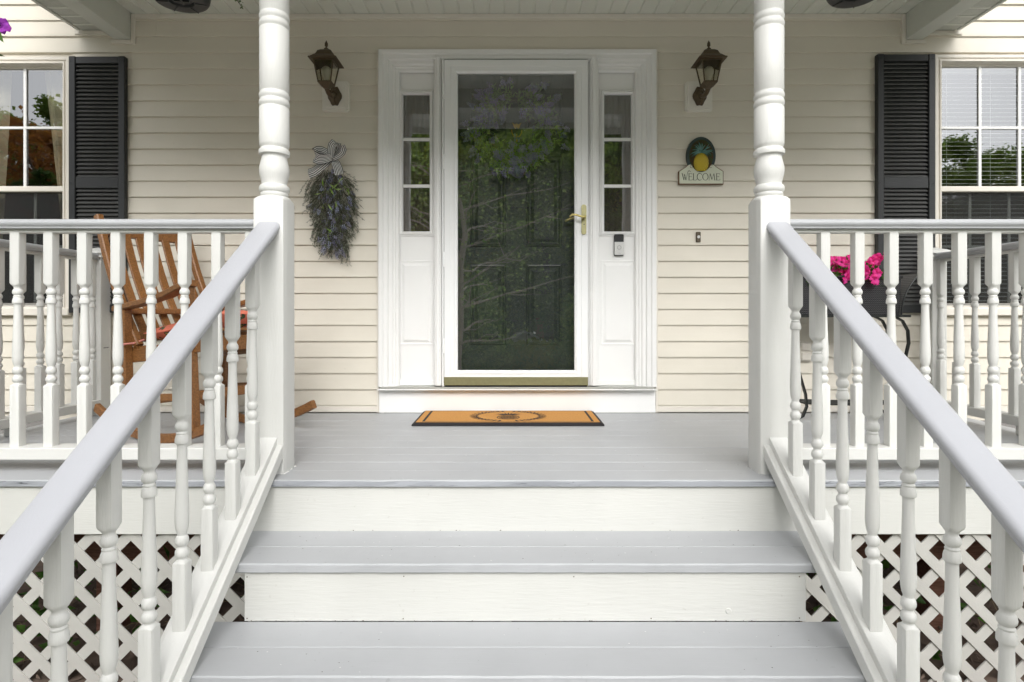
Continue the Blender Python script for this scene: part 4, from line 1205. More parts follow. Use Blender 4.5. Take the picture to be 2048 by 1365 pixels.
def letters():
    k, tn = .0022, .0010
    out = []
    def serif(x, z, w=.004): return ([(x - w, z), (x + w, z)], .0007)
    # W
    x = 0
    W_ = [([(x, H), (x + .011, 0)], k), ([(x + .011, 0), (x + .019, H * .8)], tn), ([(x + .013, H * .9), (x + .024, 0)], k), ([(x + .024, 0), (x + .033, H), (x + .036, H * 1.28), (x + .042, H * 1.42), (x + .049, H * 1.36), (x + .053, H * 1.24)], [tn, tn * 1.2, tn * 1.5, tn * 2, tn * 1.8, tn]), serif(x, H)]
    def E(x): return [([(x, 0), (x, H)], k), ([(x, H), (x + .018, H)], tn), ([(x, H * .52), (x + .014, H * .52)], tn), ([(x, 0), (x + .020, 0)], tn), ([(x + .018, H), (x + .0185, H * .84)], tn), ([(x + .020, 0), (x + .0215, H * .18)], tn), ([(x + .014, H * .6), (x + .014, H * .44)], tn), serif(x - .001, 0), serif(x - .001, H)]
    L_ = lambda x: [([(x, 0), (x, H)], k), ([(x, 0), (x + .018, 0)], tn), ([(x + .018, 0), (x + .0205, H * .2)], tn), serif(x, H), serif(x, 0)]
    C_ = lambda x: [(arc(x + .016, H / 2, .016, H * .52, 42, 180), [tn] * 4 + [k * .8] * 4 + [k] * 7), (arc(x + .016, H / 2, .016, H * .52, 180, 318), [k] * 7 + [k * .8] * 4 + [tn] * 4), ([(x + .028, H * .95), (x + .0285, H * .75)], tn)]
    O_ = lambda x: [(arc(x + .017, H / 2, .017, H * .52, 0, 360, 28), [k] * 4 + [k * .7] * 3 + [tn] * 2 + [k * .7] * 3 + [k] * 5 + [k * .7] * 3 + [tn] * 2 + [k * .7] * 3 + [k] * 4)]
    M_ = lambda x: [([(x, 0), (x + .006, H)], tn), ([(x + .006, H), (x + .018, .004)], k), ([(x + .018, .004), (x + .030, H)], tn), ([(x + .030, H), (x + .036, 0)], k), serif(x, 0), serif(x + .036, 0)]
    for grp in (W_, E(.043), L_(.071), C_(.094), O_(.129), M_(.169), E(.217)):
        out.append(grp)
    return out
lx0 = -.118
for nm, grp in zip('WELCOME', letters()):
    b = mb(m_ink)
    for pts, w in grp: stroke(b, [(lx0 + px_ * .985, -.096 + pz_) for px_, pz_ in pts], w)
    for i in range(len(b.v)):
        pass
    b.build('letter', sign)

# ------------------------------------------------------------------ doorbells, outlet
db = empty('video_doorbell', (.6675, WY + .011, 1.045)); tag(db, 'silver and black video doorbell below the right sidelight glass', 'doorbell')
b = mb('black'); b.box(-.030, .030, -.022, 0, -.066, .066, .004); b.build('housing', db)
b = mb('silver'); b.box(-.0295, .0295, -.0265, -.0222, -.062, .019, .003); b.build('face_plate', db)
b = mb(plain('lens ring', (.05, .05, .055, 1), .15), True); b.tube([(0, -.0222, .034), (0, -.0245, .034)], .011, 20); b.build('camera_lens', db)
b = mb(plain('button ring', (.28, .29, .30, 1), .4), True)
b.tube([(.0115 * math.cos(2 * PI * i / 24), -.0268, -.016 + .0115 * math.sin(2 * PI * i / 24)) for i in range(25)], .0016, 6); b.build('button_ring', db)
b = mb('silver', True); b.tube([(0, -.0264, -.016), (0, -.0280, -.016)], .0095, 20); b.build('button', db)
def text_mesh(txt, size, mat, parent, loc, name):
    cu = bpy.data.curves.new(name, 'FONT'); cu.body = txt; cu.size = size; cu.align_x = 'CENTER'; cu.align_y = 'CENTER'; cu.resolution_u = 3
    ob = bpy.data.objects.new(name + '_src', cu); scene.collection.objects.link(ob)
    bpy.context.view_layer.update()
    me = bpy.data.meshes.new_from_object(ob.evaluated_get(bpy.context.evaluated_depsgraph_get()))
    bpy.data.objects.remove(ob); me.materials.clear(); me.materials.append(mat)
    return inst(me, name, parent, loc, (R(90), 0, 0))
text_mesh('ring', .011, plain('mark grey', (.38, .39, .40, 1), .5), db, (0, -.0269, -.051), 'wordmark')
db2 = empty('doorbell_button', (1.159, WY - .010, 1.094)); tag(db2, 'small bronze doorbell with round button on the siding under the welcome sign', 'doorbell')
b = mb(plain('brown bell plate', (.10, .08, .055, 1), .45, .5)); b.box(-.0145, .0145, -.012, 0, -.032, .032, .003); b.build('plate', db2)
b = mb('silver', True); b.tube([(0, -.012, 0), (0, -.018, 0)], .009, 16); b.build('button', db2)
ol = empty('outlet_cover', (1.822, WY - .010, .383)); tag(ol, 'cream weatherproof outlet cover low on the siding behind the stair rail', 'outlet')
b = mb('vinyl_trim'); b.box(-.036, .036, -.016, 0, -.064, .064, .003); b.build('plate', ol)
for zc in (-.031, .031):
    b = mb('vinyl_trim'); b.box(-.029, .029, -.030, -.0162, zc - .025, zc + .025, .005); b.build('flap', ol)

# ------------------------------------------------------------------ door mat
mat_o = empty('door_mat', (-.022, 3.385, .001)); tag(mat_o, 'coir door mat with black border and pineapple wreath print before the door', 'door mat')
m_coir = None
def coir():
    m, n, l, b, o = new_mat('coir')
    tc = n.new('ShaderNodeTexCoord'); nz_ = n.new('ShaderNodeTexNoise'); nz_.inputs['Scale'].default_value = 260; nz_.inputs['Detail'].default_value = 4
    l.new(tc.outputs['Object'], nz_.inputs['Vector'])
    cr = n.new('ShaderNodeValToRGB'); cr.color_ramp.elements[0].position = .3; cr.color_ramp.elements[1].position = .7
    cr.color_ramp.elements[0].color = (.40, .17, .035, 1); cr.color_ramp.elements[1].color = (.66, .34, .085, 1)
    l.new(nz_.outputs[0], cr.inputs[0]); l.new(cr.outputs[0], b.inputs['Base Color']); b.inputs['Roughness'].default_value = .95
    bp = n.new('ShaderNodeBump'); bp.inputs['Strength'].default_value = .7; bp.inputs['Distance'].default_value = .002
    l.new(nz_.outputs[0], bp.inputs['Height']); l.new(bp.outputs[0], b.inputs['Normal'])
    return m
m_coir = coir(); m_mblk = plain('black coir', (.018, .016, .017, 1), .95, vary=.6, vscale=300)
hx, hy = .528, .212
b = mb(m_mblk)
b.rprof(-hx, hx, -hy, hy, [(0, 0), (0, .008), (.016, .0165), (.020, .0168)], cap=True)
for i in range(len(b.v)): x_, y_, z_ = b.v[i]; b.v[i] = (x_, z_, y_)
b.build('rubber_base', mat_o, recalc=True)
b = mb(m_coir); b.box(-hx + .020, hx - .020, -hy + .022, hy - .022, .0169, .0185, .0006); b.build('coir_top', mat_o)
b = mb(m_mblk); zt = .0188
def fq(x0, x1, y0, y1): b.add([(x0, y0, zt), (x1, y0, zt), (x1, y1, zt), (x0, y1, zt)], [(0, 1, 2, 3)])
fq(-hx + .052, -hx + .066, -hy + .034, hy - .034); fq(hx - .066, hx - .052, -hy + .034, hy - .034)
fq(-hx + .066, hx - .066, hy - .042, hy - .034); fq(-hx + .066, hx - .066, -hy + .034, -hy + .042)
b.build('border_line', mat_o)
b = mb(m_mblk)
def fstroke(pts, w):
    for i in range(len(pts) - 1):
        a = Vector((pts[i][0], pts[i][1], zt)); c = Vector((pts[i + 1][0], pts[i + 1][1], zt)); d_ = (c - a).normalized(); s_ = Vector((-d_.y, d_.x, 0)) * w
        b.add([a - s_, a + s_, c + s_, c - s_], [(0, 1, 2, 3)])
for s in (-1, 1):
    b = mb(m_mblk)
    for rr, nn in ((.186, 19), (.202, 17)):
        ring = [(s * (rr * math.cos(a)), rr * .80 * math.sin(a)) for a in [R(-78 + 156 * i / nn) for i in range(nn + 1)]]
        if rr < .19: fstroke(ring, .0030)
        for i, (x_, y_) in enumerate(ring):
            a = math.atan2(y_, x_); rad = Vector((math.cos(a), math.sin(a), 0)); tg = Vector((-math.sin(a), math.cos(a), 0)) * (1 if s > 0 else -1)
            for sd_ in (1, -.6):
                p = Vector((x_, y_, zt + .0002)); dr = (rad * sd_ + tg * .6).normalized(); L = .030 if sd_ > 0 else .018
                sv = Vector((-dr.y, dr.x, 0)) * .0058
                b.add([p, p + dr * L * .5 + sv, p + dr * L, p + dr * L * .5 - sv], [(0, 1, 2, 3)])
    o = b.build('wreath_print', mat_o); o['kind'] = 'stuff'
b = mb(m_mblk)
for k in range(-4, 5):
    for sg in (-1, 1):
        pts = [(u * .062, v * .066 - .045) for u, v in [(k * .28 + sg * tt * .9, tt) for tt in [-1 + 2 * i / 10 for i in range(11)]] if (u * u + v * v) < 1]
        if len(pts) > 1: fstroke(pts, .0030)
fstroke([(.064 * math.cos(a), -.045 + .070 * math.sin(a)) for a in [2 * PI * i / 24 for i in range(25)]], .003)
for k in range(11):
    a = R(-75 + 150 * k / 10); L = .105 if abs(a) < .8 else .088
    p = Vector((0, .020, zt + .0003)); dr = Vector((math.sin(a), math.cos(a) * .9, 0)); sv = Vector((-dr.y, dr.x, 0)) * .006
    b.add([p, p + dr * L * .5 + sv, p + dr * L, p + dr * L * .5 - sv], [(0, 1, 2, 3)])
b.build('pineapple_print', mat_o)

# ------------------------------------------------------------------ sprigs: wreath and swag
def sprig(bl_, bs_, p, dr, L, curl, nleaf, leafL, leafW, droop=0.0, nf=.55):
    """curved stem with needle leaves; returns the tip and end direction"""
    p = Vector(p); dr = Vector(dr).normalized(); pts = [p.copy()]; n_ = 6
    ax = Vector(curl)
    for i in range(n_):
        dr = (dr + ax * .12 + Vector((0, 0, -droop))).normalized(); p = p + dr * L / n_; pts.append(p.copy())
    bs_.tube(pts, .0009, 3)
    for k in range(nleaf):
        t_ = rnd.uniform(.1, 1) * n_; i = min(int(t_), n_ - 1); q = pts[i].lerp(pts[i + 1], t_ - i)
        d_ = (pts[i + 1] - pts[i]).normalized(); o_ = d_.orthogonal(); o_.rotate(Matrix.Rotation(rnd.uniform(0, 2 * PI), 3, d_))
        bl_.leaf(q, d_ * .8 + Vector((o_.x, o_.y * .4, o_.z)) * .8, leafL * rnd.uniform(.7, 1.2), leafW, Vector((rnd.uniform(-nf, nf), -1, rnd.uniform(-nf, nf) + .2)))
    return pts[-1], dr
def floret(bb, p, dr, L, r, n_=16):
    dr = Vector(dr).normalized()
    for k in range(n_):
        t_ = k / n_; o_ = dr.orthogonal(); o_.rotate(Matrix.Rotation(k * 2.4, 3, dr))
        q = Vector(p) + dr * L * t_ + o_ * r * (1 - t_ * .75) * rnd.uniform(.6, 1.1)
        bb.ico(q, r * .50 * (1 - t_ * .5), (1, 1, 1.2))

# wreath on the inner door behind the storm glass
wr = empty('lavender_wreath', (.018, WY + .013, 1.775)); tag(wr, 'lavender and greenery wreath hanging on the dark front door behind storm glass', 'wreath')
M['wreathleaf'] = leafmat('wreath greenery', (.28, .44, .14, 1), (.52, .70, .30, 1), 25); M['wreathlav'] = leafmat('wreath lavender', (.50, .44, .78, 1), (.76, .72, .92, 1), 40)
bl1, bl2, bs, bf1, bf2, bf3, bp1 = mb('wreathleaf'), mb('lime'), mb('stem'), mb('wreathlav'), mb('lavblue'), mb('budwhite'), mb('pinkstem')
bs.tube([(.19 * math.cos(a), .02 + .01 * math.sin(a * 5), .19 * math.sin(a)) for a in [2 * PI * i / 40 for i in range(41)]], .012, 6)
for k in range(300):
    a = rnd.uniform(0, 2 * PI); rr = .19 + rnd.gauss(0, .025); p = (rr * math.cos(a), rnd.uniform(-.012, .022), rr * math.sin(a))
    out = Vector((math.cos(a), 0, math.sin(a))); tg = Vector((-math.sin(a), 0, math.cos(a)))
    dr = out * rnd.uniform(-.55, 1) + tg * rnd.uniform(.1, 1) * (1 if a < PI * 1.5 and a > PI * .5 else -1) + Vector((0, rnd.uniform(-.3, .1), 0))
    L = rnd.uniform(.05, .115); lower = math.sin(a) < .1
    tgt = bl2 if (rnd.random() < (.42 if lower else .18)) else bl1
    e, d2 = sprig(tgt, bs, p, dr, L, (rnd.uniform(-1, 1), 0, rnd.uniform(-1, 1)), 11, .030, .0070)
    e.y = max(e.y, -.030)
    if rnd.random() < .46:
        bb = rnd.choice([bf1, bf1, bf2]) ; floret(bb, e, d2, rnd.uniform(.035, .06), .015, 22)
        if rnd.random() < .4: floret(bf3, e + d2 * .04, d2, .015, .006, 8)
    elif rnd.random() < .2: floret(bf3, e, d2, .02, .007, 9)
    if rnd.random() < .07: bp1.tube([e, e + d2 * .02, e + d2 * .04], [.002, .0028, .001], 4)
for i in range(0, 0): pass
for bb in (bl1, bl2, bs, bf1, bf2, bf3, bp1):
    bb.v = [(x_, min(max(y_, -.070), .034), z_) for x_, y_, z_ in bb.v]
bs.build('twig_ring', wr); bl1.build('dark_sprigs', wr); bl2.build('light_sprigs', wr); bf1.build('lavender_florets', wr); bf2.build('blue_florets', wr); bf3.build('pale_buds', wr); bp1.build('pink_sprigs', wr)

# teardrop swag on the siding
sw = empty('lavender_swag', (-1.10, WY - .014, 1.62)); tag(sw, 'hanging lavender swag with black and white striped bow on the siding', 'swag')
bl1, bl2, bs, bf1, bf2 = mb('swagleaf'), mb('lime'), mb('stem'), mb('lav'), mb('lavblue')
def half_w(t_): return .120 * (math.sin(PI * min(1, t_ * .80 + .16)) ** .8) * (1 if t_ < .45 else 1 - .45 * (t_ - .45)) + .01
for k in range(520):
    t_ = rnd.random() ** .9; z = -.10 - .46 * t_; w = half_w(t_) * .62
    p = (rnd.uniform(-w, w) + .002, -rnd.uniform(.01, .06), z)
    dr = (p[0] * 5 + rnd.uniform(-.45, .45), rnd.uniform(-.5, .1), -1 + rnd.uniform(-.2, .7))
    e, d2 = sprig(bl1 if rnd.random() < .96 else bl2, bs, p, dr, rnd.uniform(.06, .13), (rnd.uniform(-1, 1), 0, rnd.uniform(-.3, .5)), 16, .014, .0030, .04)
    if rnd.random() < .20: floret(bf1 if rnd.random() < .7 else bf2, e - d2 * .03, d2, rnd.uniform(.03, .05), .0085, 16)
for s in (-1, 1):
    for k in range(60):
        t_ = rnd.uniform(0, 1.05); z = -.13 - .42 * t_; w = half_w(min(t_, 1)) * .7
        e, d2 = sprig(bl1, bs, (s * w, -.03, z), (s * rnd.uniform(.3, 1.0), rnd.uniform(-.3, .3), rnd.uniform(-1, -.1)), rnd.uniform(.06, .13), (0, 0, -.5), 20, .012, .0026, .03)
for cx_, z0_ in ((-.085, -.47), (.055, -.56), (-.125, -.20), (.10, -.36)):
    for k in range(26):
        sprig(bl1, bs, (cx_ + rnd.gauss(0, .018), -.03 + rnd.gauss(0, .01), z0_ + rnd.gauss(0, .035)), (rnd.uniform(-.35, .35) + cx_ * 4, -.1, -1), rnd.uniform(.06, .11), (0, 0, -.5), 20, .012, .0026, .03)
for k in range(10):
    bl2.leaf((rnd.uniform(-.07, .07), -.075, rnd.uniform(-.52, -.2)), (rnd.uniform(-1, 1), -.3, rnd.uniform(-.2, 1)), .05, .012)
for bb in (bl1, bl2, bs, bf1, bf2): bb.v = [(x_, min(y_, -.001), z_) for x_, y_, z_ in bb.v]
bs.build('stems', sw); bl1.build('grey_sprigs', sw); bl2.build('light_leaves', sw); bf1.build('lavender_florets', sw); bf2.build('blue_florets', sw)
def stripes():
    m, n, l, b, o = new_mat('striped ribbon')
    uv = n.new('ShaderNodeUVMap'); uv.uv_map = 'UVMap'
    sp = n.new('ShaderNodeSeparateXYZ'); l.new(uv.outputs[0], sp.inputs[0])
    ml = n.new('ShaderNodeMath'); ml.operation = 'MULTIPLY'; ml.inputs[1].default_value = 6.5; l.new(sp.outputs[0], ml.inputs[0])
    fr = n.new('ShaderNodeMath'); fr.operation = 'FRACT'; l.new(ml.outputs[0], fr.inputs[0])
    gt_ = n.new('ShaderNodeMath'); gt_.operation = 'GREATER_THAN'; gt_.inputs[1].default_value = .5; l.new(fr.outputs[0], gt_.inputs[0])
    mx = n.new('ShaderNodeMix'); mx.data_type = 'RGBA'; mx.inputs[6].default_value = (.012, .012, .014, 1); mx.inputs[7].default_value = (.72, .72, .70, 1)
    l.new(gt_.outputs[0], mx.inputs[0]); l.new(mx.outputs[2], b.inputs['Base Color']); b.inputs['Roughness'].default_value = .6
    return m
m_rib = stripes()
def ribbon(pts, widths, side, name, parent):
    """ribbon strip following pts with stripes running along it"""
    pts = [Vector(p) for p in pts]; n_ = len(pts); vs = []; nw = 6
    for i, p in enumerate(pts):
        tg = (pts[min(i + 1, n_ - 1)] - pts[max(i - 1, 0)]).normalized(); s_ = Vector(side); s_ = (s_ - tg * s_.dot(tg)).normalized(); nn = s_.cross(tg)
        for k in range(nw + 1):
            u = k / nw - .5
            vs.append(p + s_ * widths[i] * u + nn * .006 * math.cos(u * 7))
    fs = [(i * (nw + 1) + k, i * (nw + 1) + k + 1, (i + 1) * (nw + 1) + k + 1, (i + 1) * (nw + 1) + k) for i in range(n_ - 1) for k in range(nw)]
    me = bpy.data.meshes.new(name); me.from_pydata([tuple(v) for v in vs], [], fs); me.materials.append(m_rib)
    uvl = me.uv_layers.new(name='UVMap')
    for pl_ in me.polygons:
        pl_.use_smooth = True
        for li in pl_.loop_indices:
            vi = me.loops[li].vertex_index; uvl.data[li].uv = ((vi % (nw + 1)) / nw, (vi // (nw + 1)) / n_)
    return inst(me, name, parent)
def loop_pts(c, a, L, up=.02):
    """teardrop loop leaving the knot at angle a"""
    out = []
    for i in range(13):
        t_ = i / 12; r_ = L * math.sin(PI * t_); w = .026 * math.sin(2 * PI * t_)
        out.append(Vector(c) + Vector((math.cos(a) * r_, -.012 - .030 * math.sin(PI * t_) * (1 if t_ < .5 else .2) - .012 * (1 - t_), math.sin(a) * r_)) + Vector((-math.sin(a), 0, math.cos(a))) * w)
    return out
kc = (.010, -.085, -.058)
def wv(n_, a, c): return [a + (c - a) * math.sin(PI * i / (n_ - 1)) for i in range(n_)]
sd1 = lambda a: (-math.sin(a), 0.25, math.cos(a))
ribbon(loop_pts(kc, R(172), .096), wv(13, .044, .070), sd1(R(172)), 'bow_loop', sw)
ribbon(loop_pts(kc, R(55), .084), wv(13, .044, .066), sd1(R(58)), 'bow_loop', sw)
ribbon([Vector(kc) + Vector(q) for q in [(0, .0, 0), (-.045, -.010, -.032), (-.085, -.006, -.062), (-.115, -.002, -.082), (-.150, .006, -.092)]], [.025, .058, .062, .064, .064], (-.4, .2, .9), 'bow_tail', sw)
ribbon([Vector(kc) + Vector(q) for q in [(0, .004, 0), (.022, -.006, -.035), (.034, -.004, -.070), (.040, .0, -.100)]], [.025, .052, .058, .058], (1, .1, .1), 'bow_tail', sw)
ribbon([Vector(kc) + Vector(q) for q in [(0, .010, 0), (.006, .006, .035), (.012, .012, .07), (.014, .016, .100)]], [.025, .050, .058, .060], (1, .1, 0), 'bow_tail', sw)
b = mb(m_rib); b.ico(kc, .020, (1, .8, 1.1)); b.build('bow_knot', sw)

# ------------------------------------------------------------------ rocking chair
ch = empty('rocking_chair', (-1.895, 2.862, 0), (0, 0, R(-27.1))); tag(ch, 'slatted brown wooden rocking chair behind the left porch railing', 'rocking chair')
m_ch = M['chair']; Wd = .54
def cb(pts, w, t_, side, name):
    b = mb(m_ch); b.bar(pts, w, t_, side); return b.build(name, ch, recalc=True)
for l_ in (0, Wd):
    cb([(f, l_, (f - .2) ** 2 / 2 + .0235) for f in [-.27 + .96 * i / 16 for i in range(17)]], .028, .044, (0, 1, 0), 'rocker')
    cb([(0, l_, .06), (-.01, l_, .36), (-.02, l_, .635)], .040, .046, (1, 0, 0), 'rear_leg')
    cb([(.51, l_, .085), (.49, l_, .4), (.465, l_, .735)], .040, .046, (1, 0, 0), 'front_leg')
    cb([(-.10, l_, .640), (.0, l_, .652), (.15, l_, .672), (.32, l_, .705), (.44, l_, .742), (.495, l_, .756)], [.045, .055, .06, .065, .07, .065], .028, (0, 1, 0), 'armrest')
    cb([(0, l_ + (.03 if l_ == 0 else -.03), .405), (.25, l_ + (.03 if l_ == 0 else -.03), .43), (.50, l_ + (.03 if l_ == 0 else -.03), .485)], .022, .065, (0, 1, 0), 'seat_rail')
    cb([(0, l_, .20), (.5, l_, .235)], .022, .035, (0, 1, 0), 'side_stretcher')
for i in range(8):
    f = .02 + i * .065; z = .445 + .10 * (f / .5) - .03 * math.sin(PI * f / .5)
    cb([(f, .02, z), (f, Wd - .02, z)], .052, .015, (1, 0, .2), 'seat_slat')
cb([(.515, 0, .475), (.515, Wd, .475)], .022, .07, (1, 0, 0), 'front_apron')
cb([(.505, 0, .24), (.505, Wd, .24)], .022, .045, (1, 0, 0), 'front_stretcher')
cb([(.0, 0, .17), (.0, Wd, .17)], .022, .035, (1, 0, 0), 'rear_stretcher')
def bk(t_, l_=None):     # backrest curve: base to top
    f = .035 - .345 * t_ - .035 * math.sin(PI * t_); z = .455 + .648 * t_
    if l_ is not None: f -= .030 * math.sin(PI * (l_ - .03) / .48)
    return f, z
for l_ in (.032, Wd - .032):
    cb([(bk(t_)[0], l_, bk(t_)[1]) for t_ in [i / 8 for i in range(8)] + [1.04]], .034, .040, (0, 1, 0), 'back_post')
cb([(bk(.93, l_)[0], l_, bk(.93)[1]) for l_ in [.04 + .46 * i / 8 for i in range(9)]], .022, .060, (1, 0, .3), 'top_rail')
cb([(bk(.07, l_)[0], l_, bk(.07)[1]) for l_ in [.04 + .46 * i / 8 for i in range(9)]], .022, .050, (1, 0, .3), 'lower_rail')
cb([(-.065, -.01, .628), (-.065, Wd + .01, .628)], .030, .030, (1, 0, 0), 'cross_bar')
for k in range(6):
    l_ = .092 + k * (Wd - .184) / 5
    cb([(bk(.09 + .81 * i / 8, l_)[0] + .002, l_, bk(.09 + .81 * i / 8)[1]) for i in range(9)], .042, .013, (0, 1, 0), 'back_slat')

def floral():
    m, n, l, b, o = new_mat('coral print fabric')
    tc = n.new('ShaderNodeTexCoord')
    v = n.new('ShaderNodeTexVoronoi'); v.inputs['Scale'].default_value = 15; l.new(tc.outputs['Object'], v.inputs['Vector'])
    nz_ = n.new('ShaderNodeTexNoise'); nz_.inputs['Scale'].default_value = 55; l.new(tc.outputs['Object'], nz_.inputs['Vector'])
    ad = n.new('ShaderNodeMath'); ad.operation = 'MULTIPLY_ADD'; ad.inputs[1].default_value = .55; l.new(nz_.outputs[0], ad.inputs[0]); l.new(v.outputs['Distance'], ad.inputs[2])
    cr = n.new('ShaderNodeValToRGB'); cr.color_ramp.interpolation = 'CONSTANT'
    e = cr.color_ramp.elements; e[0].position = 0; e[0].color = (.62, .40, .10, 1); e[1].position = .42; e[1].color = (.10, .14, .05, 1)
    q = e.new(.50); q.color = (.03, .075, .05, 1); q = e.new(.58); q.color = (.72, .19, .12, 1)
    l.new(ad.outputs[0], cr.inputs[0]); l.new(cr.outputs[0], b.inputs['Base Color']); b.inputs['Roughness'].default_value = .85
    return m
m_fab = floral()
cu = empty('chair_cushion', (-1.895, 2.862, 0), (0, 0, R(-27.1))); tag(cu, 'coral cushion with pineapple print tied to the rocking chair seat', 'cushion')
b = mb(m_fab, True); n1, n2 = 18, 18; vs = []
def cpt(u, v, s):
    k = ((1 - abs(2 * u - 1) ** 3.2) * (1 - abs(2 * v - 1) ** 3.2)); k = max(k, 0) ** .5
    f = .045 + .45 * u; l_ = .045 + .45 * v
    base = .492 + .10 * (f / .5) - .030 * math.sin(PI * min(1, f / .5)) + .024
    return (f, l_, base + s * .050 * k + .002 * noise.noise(Vector((u * 9, v * 9, s))))
for s in (1, -1):
    vs = [cpt(i / n1, j / n2, s) for j in range(n2 + 1) for i in range(n1 + 1)]
    fs = [(j * (n1 + 1) + i, j * (n1 + 1) + i + 1, (j + 1) * (n1 + 1) + i + 1, (j + 1) * (n1 + 1) + i) for j in range(n2) for i in range(n1)]
    if s < 0: fs = [f[::-1] for f in fs]
    b.add(vs, fs)
b.build('pad', cu)
b = mb(plain('coral tie', (.75, .30, .26, 1), .8), True)
b.tube([(.05, .05, .487), (.03, .01, .470), (.024, -.028, .468), (-.02, -.030, .464), (-.032, .0, .462)], .0045, 6)
b.tube([(.024, -.026, .466), (.0, -.032, .460), (-.03, -.026, .458)], .004, 6)
b.build('tie', cu)

# ------------------------------------------------------------------ plant stand with petunias
ps = empty('plant_stand', (1.93, 3.38, 0)); tag(ps, 'dark scrolled metal plant stand against the wall beyond the right railing', 'plant stand')
b = mb('metal', True)
for sy in (-.09, .09):
    for s in (-1, 1):
        b2_ = mb('metal'); xo = s
        pts = [(s * .24, sy, .600), (s * .285, sy, .575), (s * .315, sy, .52), (s * .32, sy, .45), (s * .30, sy, .36), (s * .265, sy, .24), (s * .25, sy, .12), (s * .27, sy, .05), (s * .31, sy, .018), (s * .345, sy, .03), (s * .352, sy, .06), (s * .33, sy, .075)]
        if s < 0:
            pts = [(-.30, sy, .60), (-.33, sy, .55), (-.345, sy, .48), (-.335, sy, .40), (-.30, sy, .28), (-.265, sy, .16), (-.258, sy, .09), (-.28, sy, .035), (-.32, sy, .015), (-.355, sy, .03), (-.358, sy, .065), (-.335, sy, .078)]
        b2_.bar(pts, .022, .010, (0, 1, 0)); b2_.build('leg', ps, recalc=True)
for yy in (-.105, .105):
    b = mb('metal'); b.box(-.34, .32, yy - .008, yy + .008, .596, .610, .002); b.build('top_bar', ps)
for xx in (-.33, .31):
    b = mb('metal'); b.box(xx - .008, xx + .008, -.096, .096, .5965, .6095, .002); b.build('top_bar', ps)
for yy in (-.08, -.027, .027, .08):
    b = mb('metal'); b.bar([(-.26, yy, .105), (0, yy, .098), (.25, yy, .105)], .016, .008, (0, 1, 0)); b.build('shelf_bar', ps)
b = mb('metal', True)
b.tube([(-.26, -.08, .105), (-.26, .08, .105)], .005, 6); b.tube([(.25, -.08, .105), (.25, .08, .105)], .005, 6); b.build('shelf_bar', ps)

def wicker(name, c1, c2):
    m, n, l, b, o = new_mat(name)
    tc = n.new('ShaderNodeTexCoord')
    w1 = n.new('ShaderNodeTexWave'); w1.wave_type = 'BANDS'; w1.bands_direction = 'DIAGONAL'; w1.inputs['Scale'].default_value = 55; w1.inputs['Distortion'].default_value = .6; l.new(tc.outputs['Object'], w1.inputs['Vector'])
    w2 = n.new('ShaderNodeTexWave'); w2.wave_type = 'BANDS'; w2.bands_direction = 'Z'; w2.inputs['Scale'].default_value = 30; l.new(tc.outputs['Object'], w2.inputs['Vector'])
    mu = n.new('ShaderNodeMath'); mu.operation = 'MULTIPLY'; l.new(w1.outputs[1], mu.inputs[0]); l.new(w2.outputs[1], mu.inputs[1])
    mx = n.new('ShaderNodeMix'); mx.data_type = 'RGBA'; mx.inputs[6].default_value = c1; mx.inputs[7].default_value = c2
    l.new(mu.outputs[0], mx.inputs[0]); l.new(mx.outputs[2], b.inputs['Base Color']); b.inputs['Roughness'].default_value = .5
    bp = n.new('ShaderNodeBump'); bp.inputs['Strength'].default_value = .8; bp.inputs['Distance'].default_value = .004; l.new(mu.outputs[0], bp.inputs['Height']); l.new(bp.outputs[0], b.inputs['Normal'])
    return m
m_wk = wicker('black resin wicker', (.008, .008, .009, 1), (.045, .045, .048, 1))
m_wk2 = wicker('grey resin wicker', (.10, .10, .10, 1), (.32, .32, .31, 1))
pb = empty('wicker_planter', (1.93, 3.38, .610)); tag(pb, 'black wicker trough planter on the scrolled metal stand, full of pink petunias', 'planter')
b = mb(m_wk)
b.add([(-.29, -.085, 0), (.27, -.085, 0), (.27, .085, 0), (-.29, .085, 0), (-.30, -.10, .215), (.27, -.10, .215), (.27, .10, .215), (-.30, .10, .215)],
      [(0, 3, 2, 1), (0, 1, 5, 4), (1, 2, 6, 5), (2, 3, 7, 6), (3, 0, 4, 7)])
b.build('trough', pb)
b = mb(m_wk)
for (x0, x1, y0, y1) in [(-.308, .278, -.110, -.098), (-.308, .278, .098, .110), (-.308, -.296, -.0975, .0975)]:
    b.box(x0, x1, y0, y1, .206, .222, .004)
b.build('rim', pb)
b = mb(m_wk2, True); vs = []
for j in range(9):
    t_ = j / 8; x_ = .272 + .012 * t_ + .095 * t_ ** 2.4
    for i in range(7): vs.append((x_, -.10 + .20 * i / 6, .0 + .235 * t_))
b.add(vs, [(j * 7 + i, j * 7 + i + 1, (j + 1) * 7 + i + 1, (j + 1) * 7 + i) for j in range(8) for i in range(6)])
vs2 = [(x_ - .005, y_, z_) for x_, y_, z_ in vs]; b.add(vs2, [(j * 7 + i, (j + 1) * 7 + i, (j + 1) * 7 + i + 1, j * 7 + i + 1) for j in range(8) for i in range(6)])
b.build('flared_end', pb)
b = mb('metal', True); b.tube([(.380, -.104, .236), (.380, .104, .236)], .005, 6)
b.tube([(.272 + .012 * t_ + .095 * t_ ** 2.4, -.102, .235 * t_) for t_ in [i / 8 for i in range(9)]], .004, 6); b.build('end_frame', pb)
b = mb('mulch'); b.box(-.292, .265, -.093, .093, .17, .185); b.build('soil', pb)

